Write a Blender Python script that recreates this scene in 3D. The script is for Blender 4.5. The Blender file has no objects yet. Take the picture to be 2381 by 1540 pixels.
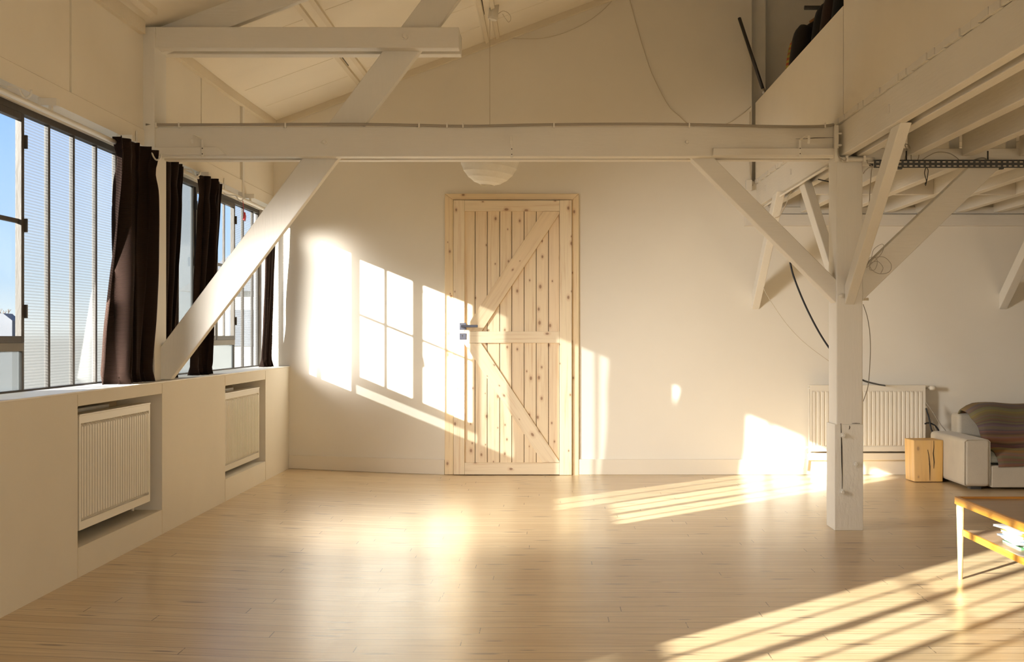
import bpy, bmesh, math, random
from mathutils import Vector, Matrix, noise
random.seed(7)
C = bpy.context.scene.collection
PI = math.pi
# ---------------------------------------------------------------- camera frame (photo taken as 2381 x 1540)
F, CX, CY, H, YW = 2850.0, 1268.0, 780.0, 1.035, 9.105
def P(u, v, y): return Vector(((u - CX) / F * y, y, H - (v - CY) / F * y))
def V(x, y, z): return Vector((x, y, z))
def lin(r, g, b):
    f = lambda c: (c / 255 / 12.92) if c / 255 <= .04045 else ((c / 255 + .055) / 1.055) ** 2.4
    return (f(r), f(g), f(b), 1)

# ---------------------------------------------------------------- mesh builder
class B:
    def __init__(s): s.bm = bmesh.new()
    def face(s, pts):
        vs = [s.bm.verts.new(p) for p in pts]
        return s.bm.faces.new(vs)
    def prism(s, pts, off):
        off = Vector(off)
        a = [s.bm.verts.new(p) for p in pts]
        b = [s.bm.verts.new(Vector(p) + off) for p in pts]
        n = len(pts)
        s.bm.faces.new(a); s.bm.faces.new(b[::-1])
        for i in range(n):
            j = (i + 1) % n
            s.bm.faces.new((a[j], a[i], b[i], b[j]))
        return s
    def box(s, x0, x1, y0, y1, z0, z1):
        return s.prism([V(x0, y0, z0), V(x1, y0, z0), V(x1, y0, z1), V(x0, y0, z1)], (0, y1 - y0, 0))
    def hexa(s, front, back):
        a = [s.bm.verts.new(p) for p in front]; b = [s.bm.verts.new(p) for p in back]
        s.bm.faces.new(a); s.bm.faces.new(b[::-1])
        n = len(a)
        for i in range(n):
            j = (i + 1) % n
            s.bm.faces.new((a[j], a[i], b[i], b[j]))
        return s
    def tube(s, pts, r, n=8, caps=True, closed=False):
        pts = [Vector(p) for p in pts]; m = len(pts)
        rr = r if isinstance(r, (list, tuple)) else [r] * m
        t0 = (pts[1] - pts[0]).normalized()
        ref = V(0, 0, 1) if abs(t0.z) < .9 else V(1, 0, 0)
        nrm = t0.cross(ref).normalized(); rings = []
        for i in range(m):
            t = (pts[min(i + 1, m - 1)] - pts[max(i - 1, 0)])
            if closed: t = pts[(i + 1) % m] - pts[i - 1]
            t.normalize()
            nrm = (nrm - t * nrm.dot(t)).normalized(); bi = t.cross(nrm)
            rings.append([s.bm.verts.new(pts[i] + (nrm * math.cos(2 * PI * k / n) + bi * math.sin(2 * PI * k / n)) * rr[i]) for k in range(n)])
        for i in range(m if closed else m - 1):
            A, D = rings[i], rings[(i + 1) % m]
            for k in range(n):
                f = s.bm.faces.new((A[k], A[(k + 1) % n], D[(k + 1) % n], D[k])); f.smooth = True
        if caps and not closed:
            s.bm.faces.new(rings[0][::-1]); s.bm.faces.new(rings[-1])
        return s
    def lathe(s, prof, c, axis=(0, 0, 1), n=20, smooth=True):
        ax = Vector(axis).normalized(); ref = V(1, 0, 0) if abs(ax.x) < .9 else V(0, 1, 0)
        e1 = ax.cross(ref).normalized(); e2 = ax.cross(e1); c = Vector(c); rings = []
        for r, h in prof:
            rings.append([s.bm.verts.new(c + ax * h + (e1 * math.cos(2 * PI * k / n) + e2 * math.sin(2 * PI * k / n)) * max(r, 1e-5)) for k in range(n)])
        for A, D in zip(rings, rings[1:]):
            for k in range(n):
                f = s.bm.faces.new((A[k], A[(k + 1) % n], D[(k + 1) % n], D[k])); f.smooth = smooth
        s.bm.faces.new(rings[0][::-1]); s.bm.faces.new(rings[-1])
        return s
    def grid(s, fn, nu, nv, smooth=True):
        g = [[s.bm.verts.new(fn(i / nu, j / nv)) for j in range(nv + 1)] for i in range(nu + 1)]
        for i in range(nu):
            for j in range(nv):
                f = s.bm.faces.new((g[i][j], g[i + 1][j], g[i + 1][j + 1], g[i][j + 1])); f.smooth = smooth
        return s

def curve_pts(pts, n=8):
    pts = [Vector(p) for p in pts]; out = []
    q = [2 * pts[0] - pts[1]] + pts + [2 * pts[-1] - pts[-2]]
    for i in range(1, len(q) - 2):
        p0, p1, p2, p3 = q[i - 1], q[i], q[i + 1], q[i + 2]
        for k in range(n):
            t = k / n
            out.append(.5 * ((2 * p1) + (p2 - p0) * t + (2 * p0 - 5 * p1 + 4 * p2 - p3) * t * t + (3 * p1 - p0 - 3 * p2 + p3) * t ** 3))
    out.append(pts[-1]); return out

def obj(name, b, mat, parent=None, bevel=0, solid=0, seg=2, weld=False, subsurf=0, soft=False):
    bm = b.bm
    if weld: bmesh.ops.remove_doubles(bm, verts=bm.verts, dist=1e-5)
    bmesh.ops.recalc_face_normals(bm, faces=bm.faces)
    me = bpy.data.meshes.new(name)
    loc = Vector((0, 0, 0)); p = parent
    while p is not None: loc += p.location; p = p.parent
    if loc.length: bmesh.ops.translate(bm, verts=bm.verts, vec=-loc)
    bm.to_mesh(me); bm.free()
    o = bpy.data.objects.new(name, me); C.objects.link(o)
    me.materials.append(mat)
    if parent: o.parent = parent
    if solid:
        m = o.modifiers.new('solid', 'SOLIDIFY'); m.thickness = solid; m.offset = 0
    if bevel:
        m = o.modifiers.new('bevel', 'BEVEL'); m.width = bevel; m.segments = seg; m.limit_method = 'ANGLE'; m.angle_limit = .6
        if soft:
            for f in me.polygons: f.use_smooth = True
            m.harden_normals = True
    if subsurf:
        m = o.modifiers.new('sub', 'SUBSURF'); m.levels = m.render_levels = subsurf
    return o
def tag(o, label, cat, group=None, kind=None):
    o['label'] = label; o['category'] = cat
    if group: o['group'] = group
    o['kind'] = kind or 'thing'
    return o
def thing(name, loc, label, cat, group=None):
    o = bpy.data.objects.new(name, None); C.objects.link(o); o.location = loc; o.empty_display_size = .1
    return tag(o, label, cat, group)
def struct(o): o['kind'] = 'structure'; return o
def streak(name, pix, yf, w, mat, parent, vert=False, th=.003, dy=-.0012):
    """a thin dark line on a face: one connected strip through pixel-measured points"""
    a, c = [], []
    for i, (u, v) in enumerate(pix):
        k = w * (.55 + .45 * math.sin(2.1 * i + 1) ** 2) if 0 < i < len(pix) - 1 else w * .3
        y = yf(u) if callable(yf) else yf
        d = (k, 0) if vert else (0, k)
        a.append(P(u - d[0], v - d[1], y) + V(0, dy, 0)); c.append(P(u + d[0], v + d[1], y) + V(0, dy, 0))
    b = B(); off = V(0, th, 0)
    for i in range(len(pix) - 1):
        b.hexa([a[i], a[i + 1], c[i + 1], c[i]], [a[i] + off, a[i + 1] + off, c[i + 1] + off, c[i] + off])
    bmesh.ops.remove_doubles(b.bm, verts=b.bm.verts, dist=1e-6)
    return obj(name, b, mat, parent)
def sempty(name, loc):
    o = bpy.data.objects.new(name, None); C.objects.link(o); o.location = loc; o.empty_display_size = .1
    return struct(o)

# ---------------------------------------------------------------- materials
class N:
    def __init__(s, name):
        s.m = bpy.data.materials.new(name); s.m.use_nodes = True
        s.t = s.m.node_tree; s.n = s.t.nodes; s.l = s.t.links
        s.p = s.n['Principled BSDF']; s.out = s.n['Material Output']
    def add(s, typ, **kw):
        x = s.n.new(typ)
        for k, v in kw.items():
            if k.startswith('_'): setattr(x, k[1:], v)
            else: x.inputs[k.replace('__', ' ')].default_value = v
        return x
    def link(s, a, b): s.l.new(a, b)
    def coord(s, scale=(1, 1, 1), rot=(0, 0, 0), loc=(0, 0, 0)):
        tc = s.n.new('ShaderNodeTexCoord'); mp = s.n.new('ShaderNodeMapping')
        mp.inputs['Scale'].default_value = scale; mp.inputs['Rotation'].default_value = rot; mp.inputs['Location'].default_value = loc
        s.link(tc.outputs['Object'], mp.inputs['Vector']); return mp.outputs['Vector']
    def noise(s, vec, scale, detail=3, rough=.55):
        x = s.add('ShaderNodeTexNoise', Scale=scale, Detail=detail, Roughness=rough); s.link(vec, x.inputs['Vector']); return x.outputs['Fac']
    def ramp(s, fac, stops):
        r = s.n.new('ShaderNodeValToRGB'); e = r.color_ramp.elements
        while len(e) < len(stops): e.new(.5)
        for el, (pos, col) in zip(e, stops):
            el.position = pos; el.color = col if len(col) == 4 else (*col, 1)
        s.link(fac, r.inputs['Fac']); return r.outputs['Color']
    def mix(s, fac, a, b, mode='MIX'):
        x = s.n.new('ShaderNodeMix'); x.data_type = 'RGBA'; x.blend_type = mode
        for k, v in ((0, fac), (6, a), (7, b)):
            if isinstance(v, (int, float, tuple)): x.inputs[k].default_value = v
            else: s.link(v, x.inputs[k])
        return x.outputs[2]
    def math(s, op, a, b=0.0):
        x = s.n.new('ShaderNodeMath'); x.operation = op
        for k, v in ((0, a), (1, b)):
            if isinstance(v, (int, float)): x.inputs[k].default_value = v
            else: s.link(v, x.inputs[k])
        return x.outputs[0]
    def bump(s, h, strength, dist=.01):
        b = s.add('ShaderNodeBump', Strength=strength, Distance=dist); s.link(h, b.inputs['Height']); s.link(b.outputs['Normal'], s.p.inputs['Normal'])
    def set(s, **kw):
        for k, v in kw.items():
            k = k.replace('__', ' ')
            if isinstance(v, (int, float, tuple)): s.p.inputs[k].default_value = v
            else: s.link(v, s.p.inputs[k])
        return s.m

def paint(name, col, rough=.75, var=.05, bump=.08, grain=None, scale=6):
    n = N(name); v = n.coord()
    f = n.noise(v, 1.7, 4)
    lo = tuple(c * (1 - var) for c in col[:3]); hi = tuple(min(1, c * (1 + var)) for c in col[:3])
    c = n.ramp(f, [(.3, lo), (.7, hi)])
    if grain:
        g = n.noise(n.coord(scale=grain), scale, 4, .6)
        c = n.mix(.06, c, n.ramp(g, [(.35, tuple(x * .8 for x in lo)), (.65, hi)]))
        n.bump(g, bump * 2, .004)
    else:
        n.bump(n.noise(n.coord(), 60, 3), bump, .003)
    return n.set(Base__Color=c, Roughness=rough)

WALLC = (.83, .77, .665)
M = {}
M['wall'] = paint('plaster_paint', WALLC, .85, .02)
M['panel'] = paint('panel_paint', (.81, .74, .62), .8, .03)
M['roof'] = paint('ceiling_paint', (.84, .765, .635), .85, .03)
M['timber_x'] = paint('timber_paint_x', (.76, .71, .625), .6, .03, .12, (1.2, 14, 14))
M['timber_y'] = paint('timber_paint_y', (.77, .72, .635), .6, .03, .12, (14, 1.2, 14))
M['timber_z'] = paint('timber_paint_z', (.78, .735, .655), .6, .03, .12, (14, 14, 1.2))
M['post_base'] = paint('rough_base_paint', (.80, .76, .68), .6, .05, .35, (9, 9, 4), 5)
M['trim'] = paint('trim_paint', (.76, .67, .52), .7, .06, .15, (6, 6, 6))
M['skirting'] = paint('skirting_paint', (.82, .74, .61), .5, .02)
M['radiator'] = paint('radiator_enamel', (.80, .74, .63), .35, .01, .01)
M['white_metal'] = paint('white_metal', (.78, .73, .64), .4, .02, .02)
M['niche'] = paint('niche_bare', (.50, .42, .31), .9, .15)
M['pipe_old'] = paint('old_pipe', (.30, .26, .20), .6, .15)
M['dark_metal'] = paint('dark_metal', (.045, .042, .038), .45, .1)
M['crack'] = paint('crack_dark', (.03, .022, .015), .9, .1)
M['cable_white'] = paint('cable_cream', (.62, .53, .40), .6, .02, 0)
M['cable_grey'] = paint('cable_grey', (.38, .33, .26), .6, .02, 0)
M['cable_black'] = paint('cable_black', (.012, .012, .014), .5, .02, 0)
M['steel_frame'] = paint('steel_window_frame', (.062, .050, .038), .55, .25, .15, (12, 12, 3))
M['steel_light'] = paint('steel_window_light', (.22, .19, .15), .6, .15, .1, (12, 12, 3))
M['sill'] = paint('sill_paint', (.84, .79, .71), .5, .03)
M['out_wall'] = paint('outside_render', (.55, .5, .43), .9, .1)
M['out_roof'] = paint('outside_slate', (.08, .085, .10), .7, .15)
M['bark'] = paint('bark', (.16, .12, .09), .9, .2)
M['magw'] = paint('paper_white', (.86, .85, .82), .4, .03, 0)
M['magy'] = paint('paper_yellow', (.85, .68, .16), .4, .03, 0)
M['magg'] = paint('paper_green', (.10, .26, .12), .4, .03, 0)
M['magb'] = paint('paper_blue', (.30, .40, .55), .4, .03, 0)
M['red'] = paint('red_plastic', (.55, .03, .04), .4, .03, 0)
M['blue'] = paint('blue_plastic', (.05, .12, .24), .4, .03, 0)
M['chrome'] = paint('ferrule', (.5, .48, .44), .3, .03, 0)
M['chrome'].node_tree.nodes['Principled BSDF'].inputs['Metallic'].default_value = .8

def handle_metal():
    n = N('brushed_nickel'); g = n.noise(n.coord((4, 4, 160)), 5, 2)
    n.bump(g, .1, .001)
    return n.set(Base__Color=lin(96, 96, 106), Metallic=1.0, Roughness=.38)
M['nickel'] = handle_metal()

def floor_mat():
    n = N('old_pine_floorboards')
    v = n.coord()
    v0 = n.coord(rot=(0, 0, .004)); sx = n.n.new('ShaderNodeSeparateXYZ'); n.link(v0, sx.inputs[0])
    row = n.math('FLOOR', n.math('DIVIDE', sx.outputs['Y'], .085)); wn_ = n.n.new('ShaderNodeTexWhiteNoise'); wn_.noise_dimensions = '1D'; n.link(row, wn_.inputs['W'])
    cx = n.n.new('ShaderNodeCombineXYZ'); n.link(n.math('ADD', sx.outputs['X'], n.math('MULTIPLY', wn_.outputs['Value'], 7.3)), cx.inputs['X']); n.link(sx.outputs['Y'], cx.inputs['Y']); vw = cx.outputs[0]
    br = n.add('ShaderNodeTexBrick', Scale=1.0); br.offset = 0.0; br.squash = 1
    br.inputs['Color1'].default_value = (0, 0, 0, 1); br.inputs['Color2'].default_value = (1, 1, 1, 1)
    br.inputs['Mortar'].default_value = (.5, .5, .5, 1)
    br.inputs['Mortar Size'].default_value = .0019; br.inputs['Mortar Smooth'].default_value = .1
    br.inputs['Brick Width'].default_value = 1.9; br.inputs['Row Height'].default_value = .085
    n.link(vw, br.inputs['Vector'])
    tone = br.outputs['Color']; seam = br.outputs['Fac']
    base = n.ramp(tone, [(0, (.65, .465, .25)), (.5, (.73, .55, .315)), (1, (.79, .62, .385))])
    g1 = n.noise(n.coord(scale=(1.1, 26, 1)), 3, 5, .6)
    g2 = n.noise(n.coord(scale=(.35, 5, 1)), 2.2, 3)
    c = n.mix(n.math('MULTIPLY', n.ramp(g1, [(.38, (0, 0, 0)), (.72, (1, 1, 1))]), .8), base, (.40, .225, .085, 1))
    c = n.mix(n.math('MULTIPLY', g2, .4), c, (.72, .55, .32, 1))
    # knots: flattened cells along the boards
    vo = n.add('ShaderNodeTexVoronoi', Scale=1.0, Randomness=1.0, _voronoi_dimensions='2D'); n.link(n.coord(scale=(1.9, 9.0, 1)), vo.inputs['Vector'])
    sc_ = n.n.new('ShaderNodeSeparateColor'); n.link(vo.outputs['Color'], sc_.inputs[0])
    k = n.ramp(n.math('DIVIDE', vo.outputs['Distance'], n.math('ADD', sc_.outputs[1], .45)), [(.05, (1, 1, 1)), (.10, (0, 0, 0))])
    has = n.math('GREATER_THAN', sc_.outputs[0], .45)
    c = n.mix(n.math('MULTIPLY', n.math('MULTIPLY', k, has), .8), c, (.15, .085, .05, 1))
    # worn patch, paler and greyer, in the middle of the room
    wn = n.noise(n.coord(scale=(.5, .8, 1)), 1.3, 3)
    c = n.mix(n.math('MULTIPLY', wn, .25), c, (.62, .50, .33, 1))
    # long open seams between some boards
    s2 = n.math('GREATER_THAN', n.noise(n.coord(scale=(.5, 11, 1)), 1.5, 1), .40)
    c = n.mix(n.math('MULTIPLY', seam, n.math('ADD', n.math('MULTIPLY', s2, .5), .3)), c, (.10, .055, .025, 1))
    h = n.math('SUBTRACT', n.math('MULTIPLY', n.noise(n.coord(scale=(1.5, 20, 1)), 4, 3), .25), n.math('MULTIPLY', seam, .8))
    wav = n.noise(n.coord(scale=(.8, 11.7, 1)), 1, 1)
    n.bump(n.math('ADD', h, n.math('MULTIPLY', wav, .4)), .05, .003)
    r = n.math('ADD', n.math('MULTIPLY', n.noise(v, 3, 2), .10), .27)
    return n.set(Base__Color=c, Roughness=r, Coat__Weight=.5, Coat__Roughness=.27, Specular__IOR__Level=.5)
M['floor'] = floor_mat()

def pine(name, ang=0.0, seed=0.0, col=(.89, .75, .53), stretch=26, knots=1.0, dark=(.72, .51, .29)):
    """pale pine, grain along local z turned by ang about y"""
    n = N(name)
    def co(sx, sz, off=0): 
        tc = n.n.new('ShaderNodeTexCoord'); a = n.n.new('ShaderNodeMapping'); a.inputs['Rotation'].default_value = (0, ang, 0); a.inputs['Location'].default_value = (seed, seed * .7, seed * 1.3 + off)
        b = n.n.new('ShaderNodeMapping'); b.inputs['Scale'].default_value = (sx, sx, sz)
        n.link(tc.outputs['Object'], a.inputs['Vector']); n.link(a.outputs['Vector'], b.inputs['Vector']); return b.outputs['Vector']
    warp = n.noise(co(3, .7), 1.5, 2)
    vv = n.n.new('ShaderNodeVectorMath'); vv.operation = 'ADD'
    w3 = n.n.new('ShaderNodeCombineXYZ'); n.link(n.math('MULTIPLY', warp, .55), w3.inputs['X'])
    n.link(co(stretch, 1.1), vv.inputs[0]); n.link(w3.outputs[0], vv.inputs[1])
    g = n.noise(vv.outputs[0], 2.2, 4, .6)
    c = n.ramp(g, [(.25, dark), (.48, col), (.8, tuple(min(1, x * 1.08) for x in col))])
    t = n.noise(co(9, .15), 1.2, 1)
    c = n.mix(n.math('MULTIPLY', n.math('SUBTRACT', t, .3), .7), c, (.86, .64, .45, 1))
    vo = n.add('ShaderNodeTexVoronoi', Scale=1.0, _voronoi_dimensions='2D')
    sk = n.n.new('ShaderNodeSeparateXYZ'); ck = n.n.new('ShaderNodeCombineXYZ'); n.link(co(12, 7.5), sk.inputs[0]); n.link(sk.outputs['X'], ck.inputs['X']); n.link(sk.outputs['Z'], ck.inputs['Y']); n.link(ck.outputs[0], vo.inputs['Vector'])
    sc_ = n.n.new('ShaderNodeSeparateColor'); n.link(vo.outputs['Color'], sc_.inputs[0])
    has = n.math('GREATER_THAN', sc_.outputs[0], .5)
    dd_ = n.math('DIVIDE', vo.outputs['Distance'], n.math('ADD', n.math('MULTIPLY', sc_.outputs[1], .9), .35))
    k1 = n.ramp(dd_, [(.06, (1, 1, 1)), (.115, (0, 0, 0))])
    k2 = n.ramp(dd_, [(.10, (1, 1, 1)), (.26, (0, 0, 0))])
    c = n.mix(n.math('MULTIPLY', n.math('MULTIPLY', k2, has), .35 * knots), c, (.55, .30, .13, 1))
    c = n.mix(n.math('MULTIPLY', n.math('MULTIPLY', k1, has), .8 * knots), c, (.30, .15, .08, 1))
    n.bump(g, .08, .002)
    return n.set(Base__Color=c, Roughness=.5)
M['pine_z'] = pine('pine_upright', 0, .3)
M['pine_z2'] = pine('pine_upright_boards', 0, 2.1, (.88, .72, .49))
M['pine_x'] = pine('pine_level', PI / 2, 1.2)
M['pine_up'] = pine('pine_rising', -.59, 4.4, (.86, .69, .45), 22)
M['pine_dn'] = pine('pine_falling', .60, 5.2, (.89, .75, .53))
M['pine_fr'] = pine('pine_frame', 0, 7.7, (.88, .71, .45))
M['pine_frx'] = pine('pine_frame_level', PI / 2, 8.3, (.88, .71, .45))
M['stump'] = pine('stump_wood', 0, 3.3, (.74, .44, .12), 12, .7, (.55, .27, .06))
def teak(name, col, dark, ang):
    n = N(name)
    g = n.noise(n.coord(scale=(40, 1.6, 40) if ang == 'y' else (1.6, 40, 40)), 2, 4)
    return n.set(Base__Color=n.ramp(g, [(.3, dark), (.65, col)]), Roughness=.38, Coat__Weight=.2)
M['teak_y'] = teak('teak_rim_long', (.78, .38, .045), (.60, .25, .022), 'y')
M['teak_x'] = teak('teak_rim_cross', (.62, .27, .03), (.45, .17, .015), 'x')
M['table_ply'] = teak('table_top_veneer', (.40, .27, .16), (.31, .20, .115), 'x')
M['leg_wood'] = teak('leg_birch', (.80, .58, .26), (.70, .47, .18), 'x')

def fabric(name, col, sc=420, var=.12, sheen=.2):
    n = N(name)
    g = n.noise(n.coord(), sc, 2); f = n.noise(n.coord(), 5, 3)
    c = n.ramp(n.math('ADD', n.math('MULTIPLY', g, .6), n.math('MULTIPLY', f, .4)), [(.35, tuple(x * (1 - var) for x in col)), (.65, tuple(x * (1 + var) for x in col))])
    n.bump(g, .25, .002)
    return n.set(Base__Color=c, Roughness=.95, Sheen__Weight=sheen)
M['sofa'] = fabric('sofa_linen', (.58, .51, .40))
M['cord_brown'] = None
def corduroy():
    n = N('brown_corduroy')
    w = n.add('ShaderNodeTexWave', Scale=70.0, Distortion=.3, Detail=1.0); w.bands_direction = 'Z'; n.link(n.coord(), w.inputs['Vector'])
    c = n.ramp(w.outputs['Fac'], [(.2, (.014, .007, .0045)), (.8, (.026, .013, .0085))])
    n.bump(w.outputs['Fac'], .4, .003)
    return n.set(Base__Color=c, Roughness=.9, Sheen__Weight=.06, Sheen__Roughness=.4, Sheen__Tint=(.7, .45, .32, 1), Specular__IOR__Level=.15)
M['cord_brown'] = corduroy()
def stripes():
    n = N('striped_throw')
    v = n.coord()
    # stripes follow the cloth: coordinate stored in the UV map (v runs along the cloth)
    uv = n.n.new('ShaderNodeUVMap'); sep = n.n.new('ShaderNodeSeparateXYZ'); n.link(uv.outputs['UV'], sep.inputs[0])
    cols = [(0, lin(128, 104, 62)), (.07, lin(104, 92, 58)), (.10, lin(128, 66, 48)), (.12, lin(96, 90, 56)), (.19, lin(88, 94, 66)), (.24, lin(122, 100, 56)),
            (.28, lin(112, 92, 50)), (.31, lin(72, 66, 96)), (.35, lin(84, 72, 78)), (.41, lin(112, 106, 62)), (.44, lin(84, 68, 66)), (.50, lin(78, 62, 62)),
            (.55, lin(72, 70, 84)), (.59, lin(82, 60, 56)), (.64, lin(122, 62, 44)), (.67, lin(70, 52, 54)), (.71, lin(108, 80, 96)), (.74, lin(134, 60, 62)),
            (.78, lin(142, 126, 50)), (.82, lin(104, 112, 70)), (.86, lin(148, 104, 46)), (.90, lin(112, 100, 88)), (.94, lin(96, 72, 66)), (1, lin(82, 64, 60))]
    c = n.ramp(sep.outputs['Y'], cols)
    idx = n.math('FLOOR', n.math('MULTIPLY', sep.outputs['Y'], 95.0)); wn = n.n.new('ShaderNodeTexWhiteNoise'); wn.noise_dimensions = '1D'; n.link(idx, wn.inputs['W'])
    band = n.ramp(wn.outputs['Value'], [(0, lin(70, 60, 58)), (.2, lin(120, 104, 62)), (.4, lin(88, 72, 74)), (.55, lin(104, 108, 70)), (.7, lin(136, 84, 58)), (.85, lin(96, 88, 96)), (1, lin(140, 122, 56))])
    c = n.mix(.45, c, band)
    fine = n.add('ShaderNodeTexWave', Scale=26.0, Distortion=0.0); fine.bands_direction = 'Y'; n.link(uv.outputs['UV'], fine.inputs['Vector'])
    c = n.mix(n.math('MULTIPLY', fine.outputs['Fac'], .25), c, (.07, .06, .045, 1)); c = n.mix(1.0, c, (1.45, 1.42, 1.35, 1), 'MULTIPLY')
    n.bump(n.noise(v, 300, 2), .2, .002)
    return n.set(Base__Color=c, Roughness=.95, Sheen__Weight=.05, Specular__IOR__Level=.2)
M['stripes'] = stripes()
M['grey_cloth'] = fabric('pale_grey_cloth', (.50, .52, .46), 200)
M['jacket_a'] = fabric('dark_brown_wool', (.020, .014, .010), 200, .2, .05)
M['jacket_b'] = fabric('black_wool', (.008, .007, .006), 200, .2, .05)
M['jacket_c'] = fabric('beige_cotton', (.42, .34, .25), 200, .1, .05)
M['jacket_d'] = fabric('dark_red_brown_wool', (.030, .014, .008), 200, .2, .05)
def plaid():
    n = N('plaid_shirt'); v = n.coord()
    a = n.add('ShaderNodeTexWave', Scale=9.0); a.bands_direction = 'Z'; n.link(v, a.inputs['Vector'])
    b = n.add('ShaderNodeTexWave', Scale=14.0); b.bands_direction = 'X'; n.link(v, b.inputs['Vector'])
    c = n.mix(a.outputs['Fac'], (.42, .05, .03, 1), (.42, .36, .05, 1))
    c = n.mix(n.math('MULTIPLY', b.outputs['Fac'], .5), c, (.10, .16, .05, 1))
    return n.set(Base__Color=c, Roughness=.9)
M['plaid'] = plaid()
M['hanger'] = teak('hanger_wood', (.42, .20, .06), (.30, .13, .035), 'x')

def glass(name, trans, transl, ribs=0):
    n = N(name); n.n.remove(n.p)
    t = n.add('ShaderNodeBsdfTransparent'); t.inputs['Color'].default_value = (*trans, 1)
    cur = t.outputs[0]
    if transl:
        d = n.add('ShaderNodeBsdfTranslucent'); d.inputs['Color'].default_value = (*transl, 1)
        if ribs:
            w = n.add('ShaderNodeTexWave', Scale=ribs, Distortion=.25, Detail=1.0); w.bands_direction = 'Z'; n.link(n.coord(), w.inputs['Vector'])
            w2 = n.add('ShaderNodeTexWave', Scale=ribs * 1.3, Distortion=.2); w2.bands_direction = 'Y'; n.link(n.coord(), w2.inputs['Vector'])
            k = n.math('ADD', n.math('MULTIPLY', w.outputs['Fac'], .75), n.math('MULTIPLY', w2.outputs['Fac'], .25))
            cc = n.ramp(k, [(.15, tuple(x * .74 for x in trans)), (.7, tuple(min(1, x * 1.12) for x in trans))])
            n.link(cc, t.inputs['Color'])
            cd = n.ramp(k, [(.2, tuple(x * 1.35 for x in transl)), (.7, tuple(x * .7 for x in transl))])
            n.link(cd, d.inputs['Color'])
        a = n.add('ShaderNodeAddShader'); n.link(cur, a.inputs[0]); n.link(d.outputs[0], a.inputs[1]); cur = a.outputs[0]
    g = n.add('ShaderNodeBsdfGlossy', Roughness=.08 if not ribs else .3); mx = n.add('ShaderNodeMixShader', Fac=.04)
    n.link(cur, mx.inputs[1]); n.link(g.outputs[0], mx.inputs[2]); n.link(mx.outputs[0], n.out.inputs['Surface'])
    return n.m
M['clear'] = glass('clear_glass', (.95, .97, .97), None)
M['ribbed'] = glass('ribbed_glass', (.70, .72, .73), (.034, .034, .032), 25)
M['frosted'] = glass('frosted_glass', (.34, .36, .365), (.075, .077, .075), 0)
def paper():
    n = N('rice_paper'); n.n.remove(n.p)
    v = n.coord(); f = n.noise(v, 14, 4)
    c = n.ramp(f, [(.3, (.90, .85, .75)), (.7, (.94, .90, .82))])
    d = n.add('ShaderNodeBsdfDiffuse'); t = n.add('ShaderNodeBsdfTranslucent')
    n.link(c, d.inputs['Color']); n.link(c, t.inputs['Color'])
    b = n.add('ShaderNodeBump', Strength=.6, Distance=.012); n.link(n.noise(n.coord(), 18, 3), b.inputs['Height']); n.link(b.outputs['Normal'], d.inputs['Normal'])
    mx = n.add('ShaderNodeMixShader', Fac=.22); n.link(d.outputs[0], mx.inputs[1]); n.link(t.outputs[0], mx.inputs[2]); n.link(mx.outputs[0], n.out.inputs['Surface'])
    return n.m
M['paper'] = paper()

# ================================================================ the room
XK, XU, XG = -1.904, -2.02, -2.14        # knee wall face, upper wall face, glass
ZS, ZHEAD, ZBAND = .803, 1.965, 2.066    # sill, window head, seam above header
YB = -4.6                                # wall behind the camera
SL = .377
def eave(y):                             # the eaves sag a little between the trusses
    if y > 6.2:
        t = (y - 6.2) / (YW - 6.2); return 2.592 + .028 * t - .012 * math.sin(PI * t)
    return 2.59 - .004 * (6.2 - y)
def roofz(x, y): return eave(y) + SL * (x - XU)
RX = 1.75                                # ridge

def fz(x): return 0.0 if x > -.72 else .046 * min(1.25, ((-.72 - x) / 1.18)) ** 1.2
b = B(); xs = [-2.4, -2.1, -1.9, -1.6, -1.3, -1.0, -.72, 0, 1, 3, 6.2]
for x0, x1 in zip(xs, xs[1:]):
    b.face([V(x0, YB - .2, fz(x0)), V(x1, YB - .2, fz(x1)), V(x1, YW + .1, fz(x1)), V(x0, YW + .1, fz(x0))])
b.prism([V(-2.4, YB - .2, -.2), V(6.2, YB - .2, -.2), V(6.2, YB - .2, -.05), V(-2.4, YB - .2, -.05)], (0, YW - YB + .3, 0))
struct(obj('floor', b, M['floor'], weld=True))

# back wall with the recess up in the loft
b = B()
XR = 1.534
b.prism([V(-2.165, YW, -.1), V(XR, YW, -.1), V(XR, YW, roofz(XR, YW) + .1), V(XU, YW, 2.62 + .05), V(-2.165, YW, 2.6)], (0, .22, 0))
b.prism([V(XR, YW, -.1), V(6.2, YW, -.1), V(6.2, YW, 2.18), V(XR, YW, 2.18)], (0, .3, 0))
b.prism([V(XR - .05, YW + .07, 2.1), V(1.648, YW + .07, 2.1), V(1.648, YW + .07, 4.3), V(XR - .05, YW + .07, 4.3)], (0, .2, 0))
b.prism([V(1.66, YW + .17, 2.1), V(6.2, YW + .17, 2.1), V(6.2, YW + .17, 4.3), V(1.60, YW + .17, 4.3), V(1.60, YW + .17, 2.1)], (0, .14, 0))
struct(obj('wall_back', b, M['wall']))
struct(obj('wall_right', B().box(5.9, 6.1, YB, YW + .1, -.1, 4.3), M['wall']))

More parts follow.
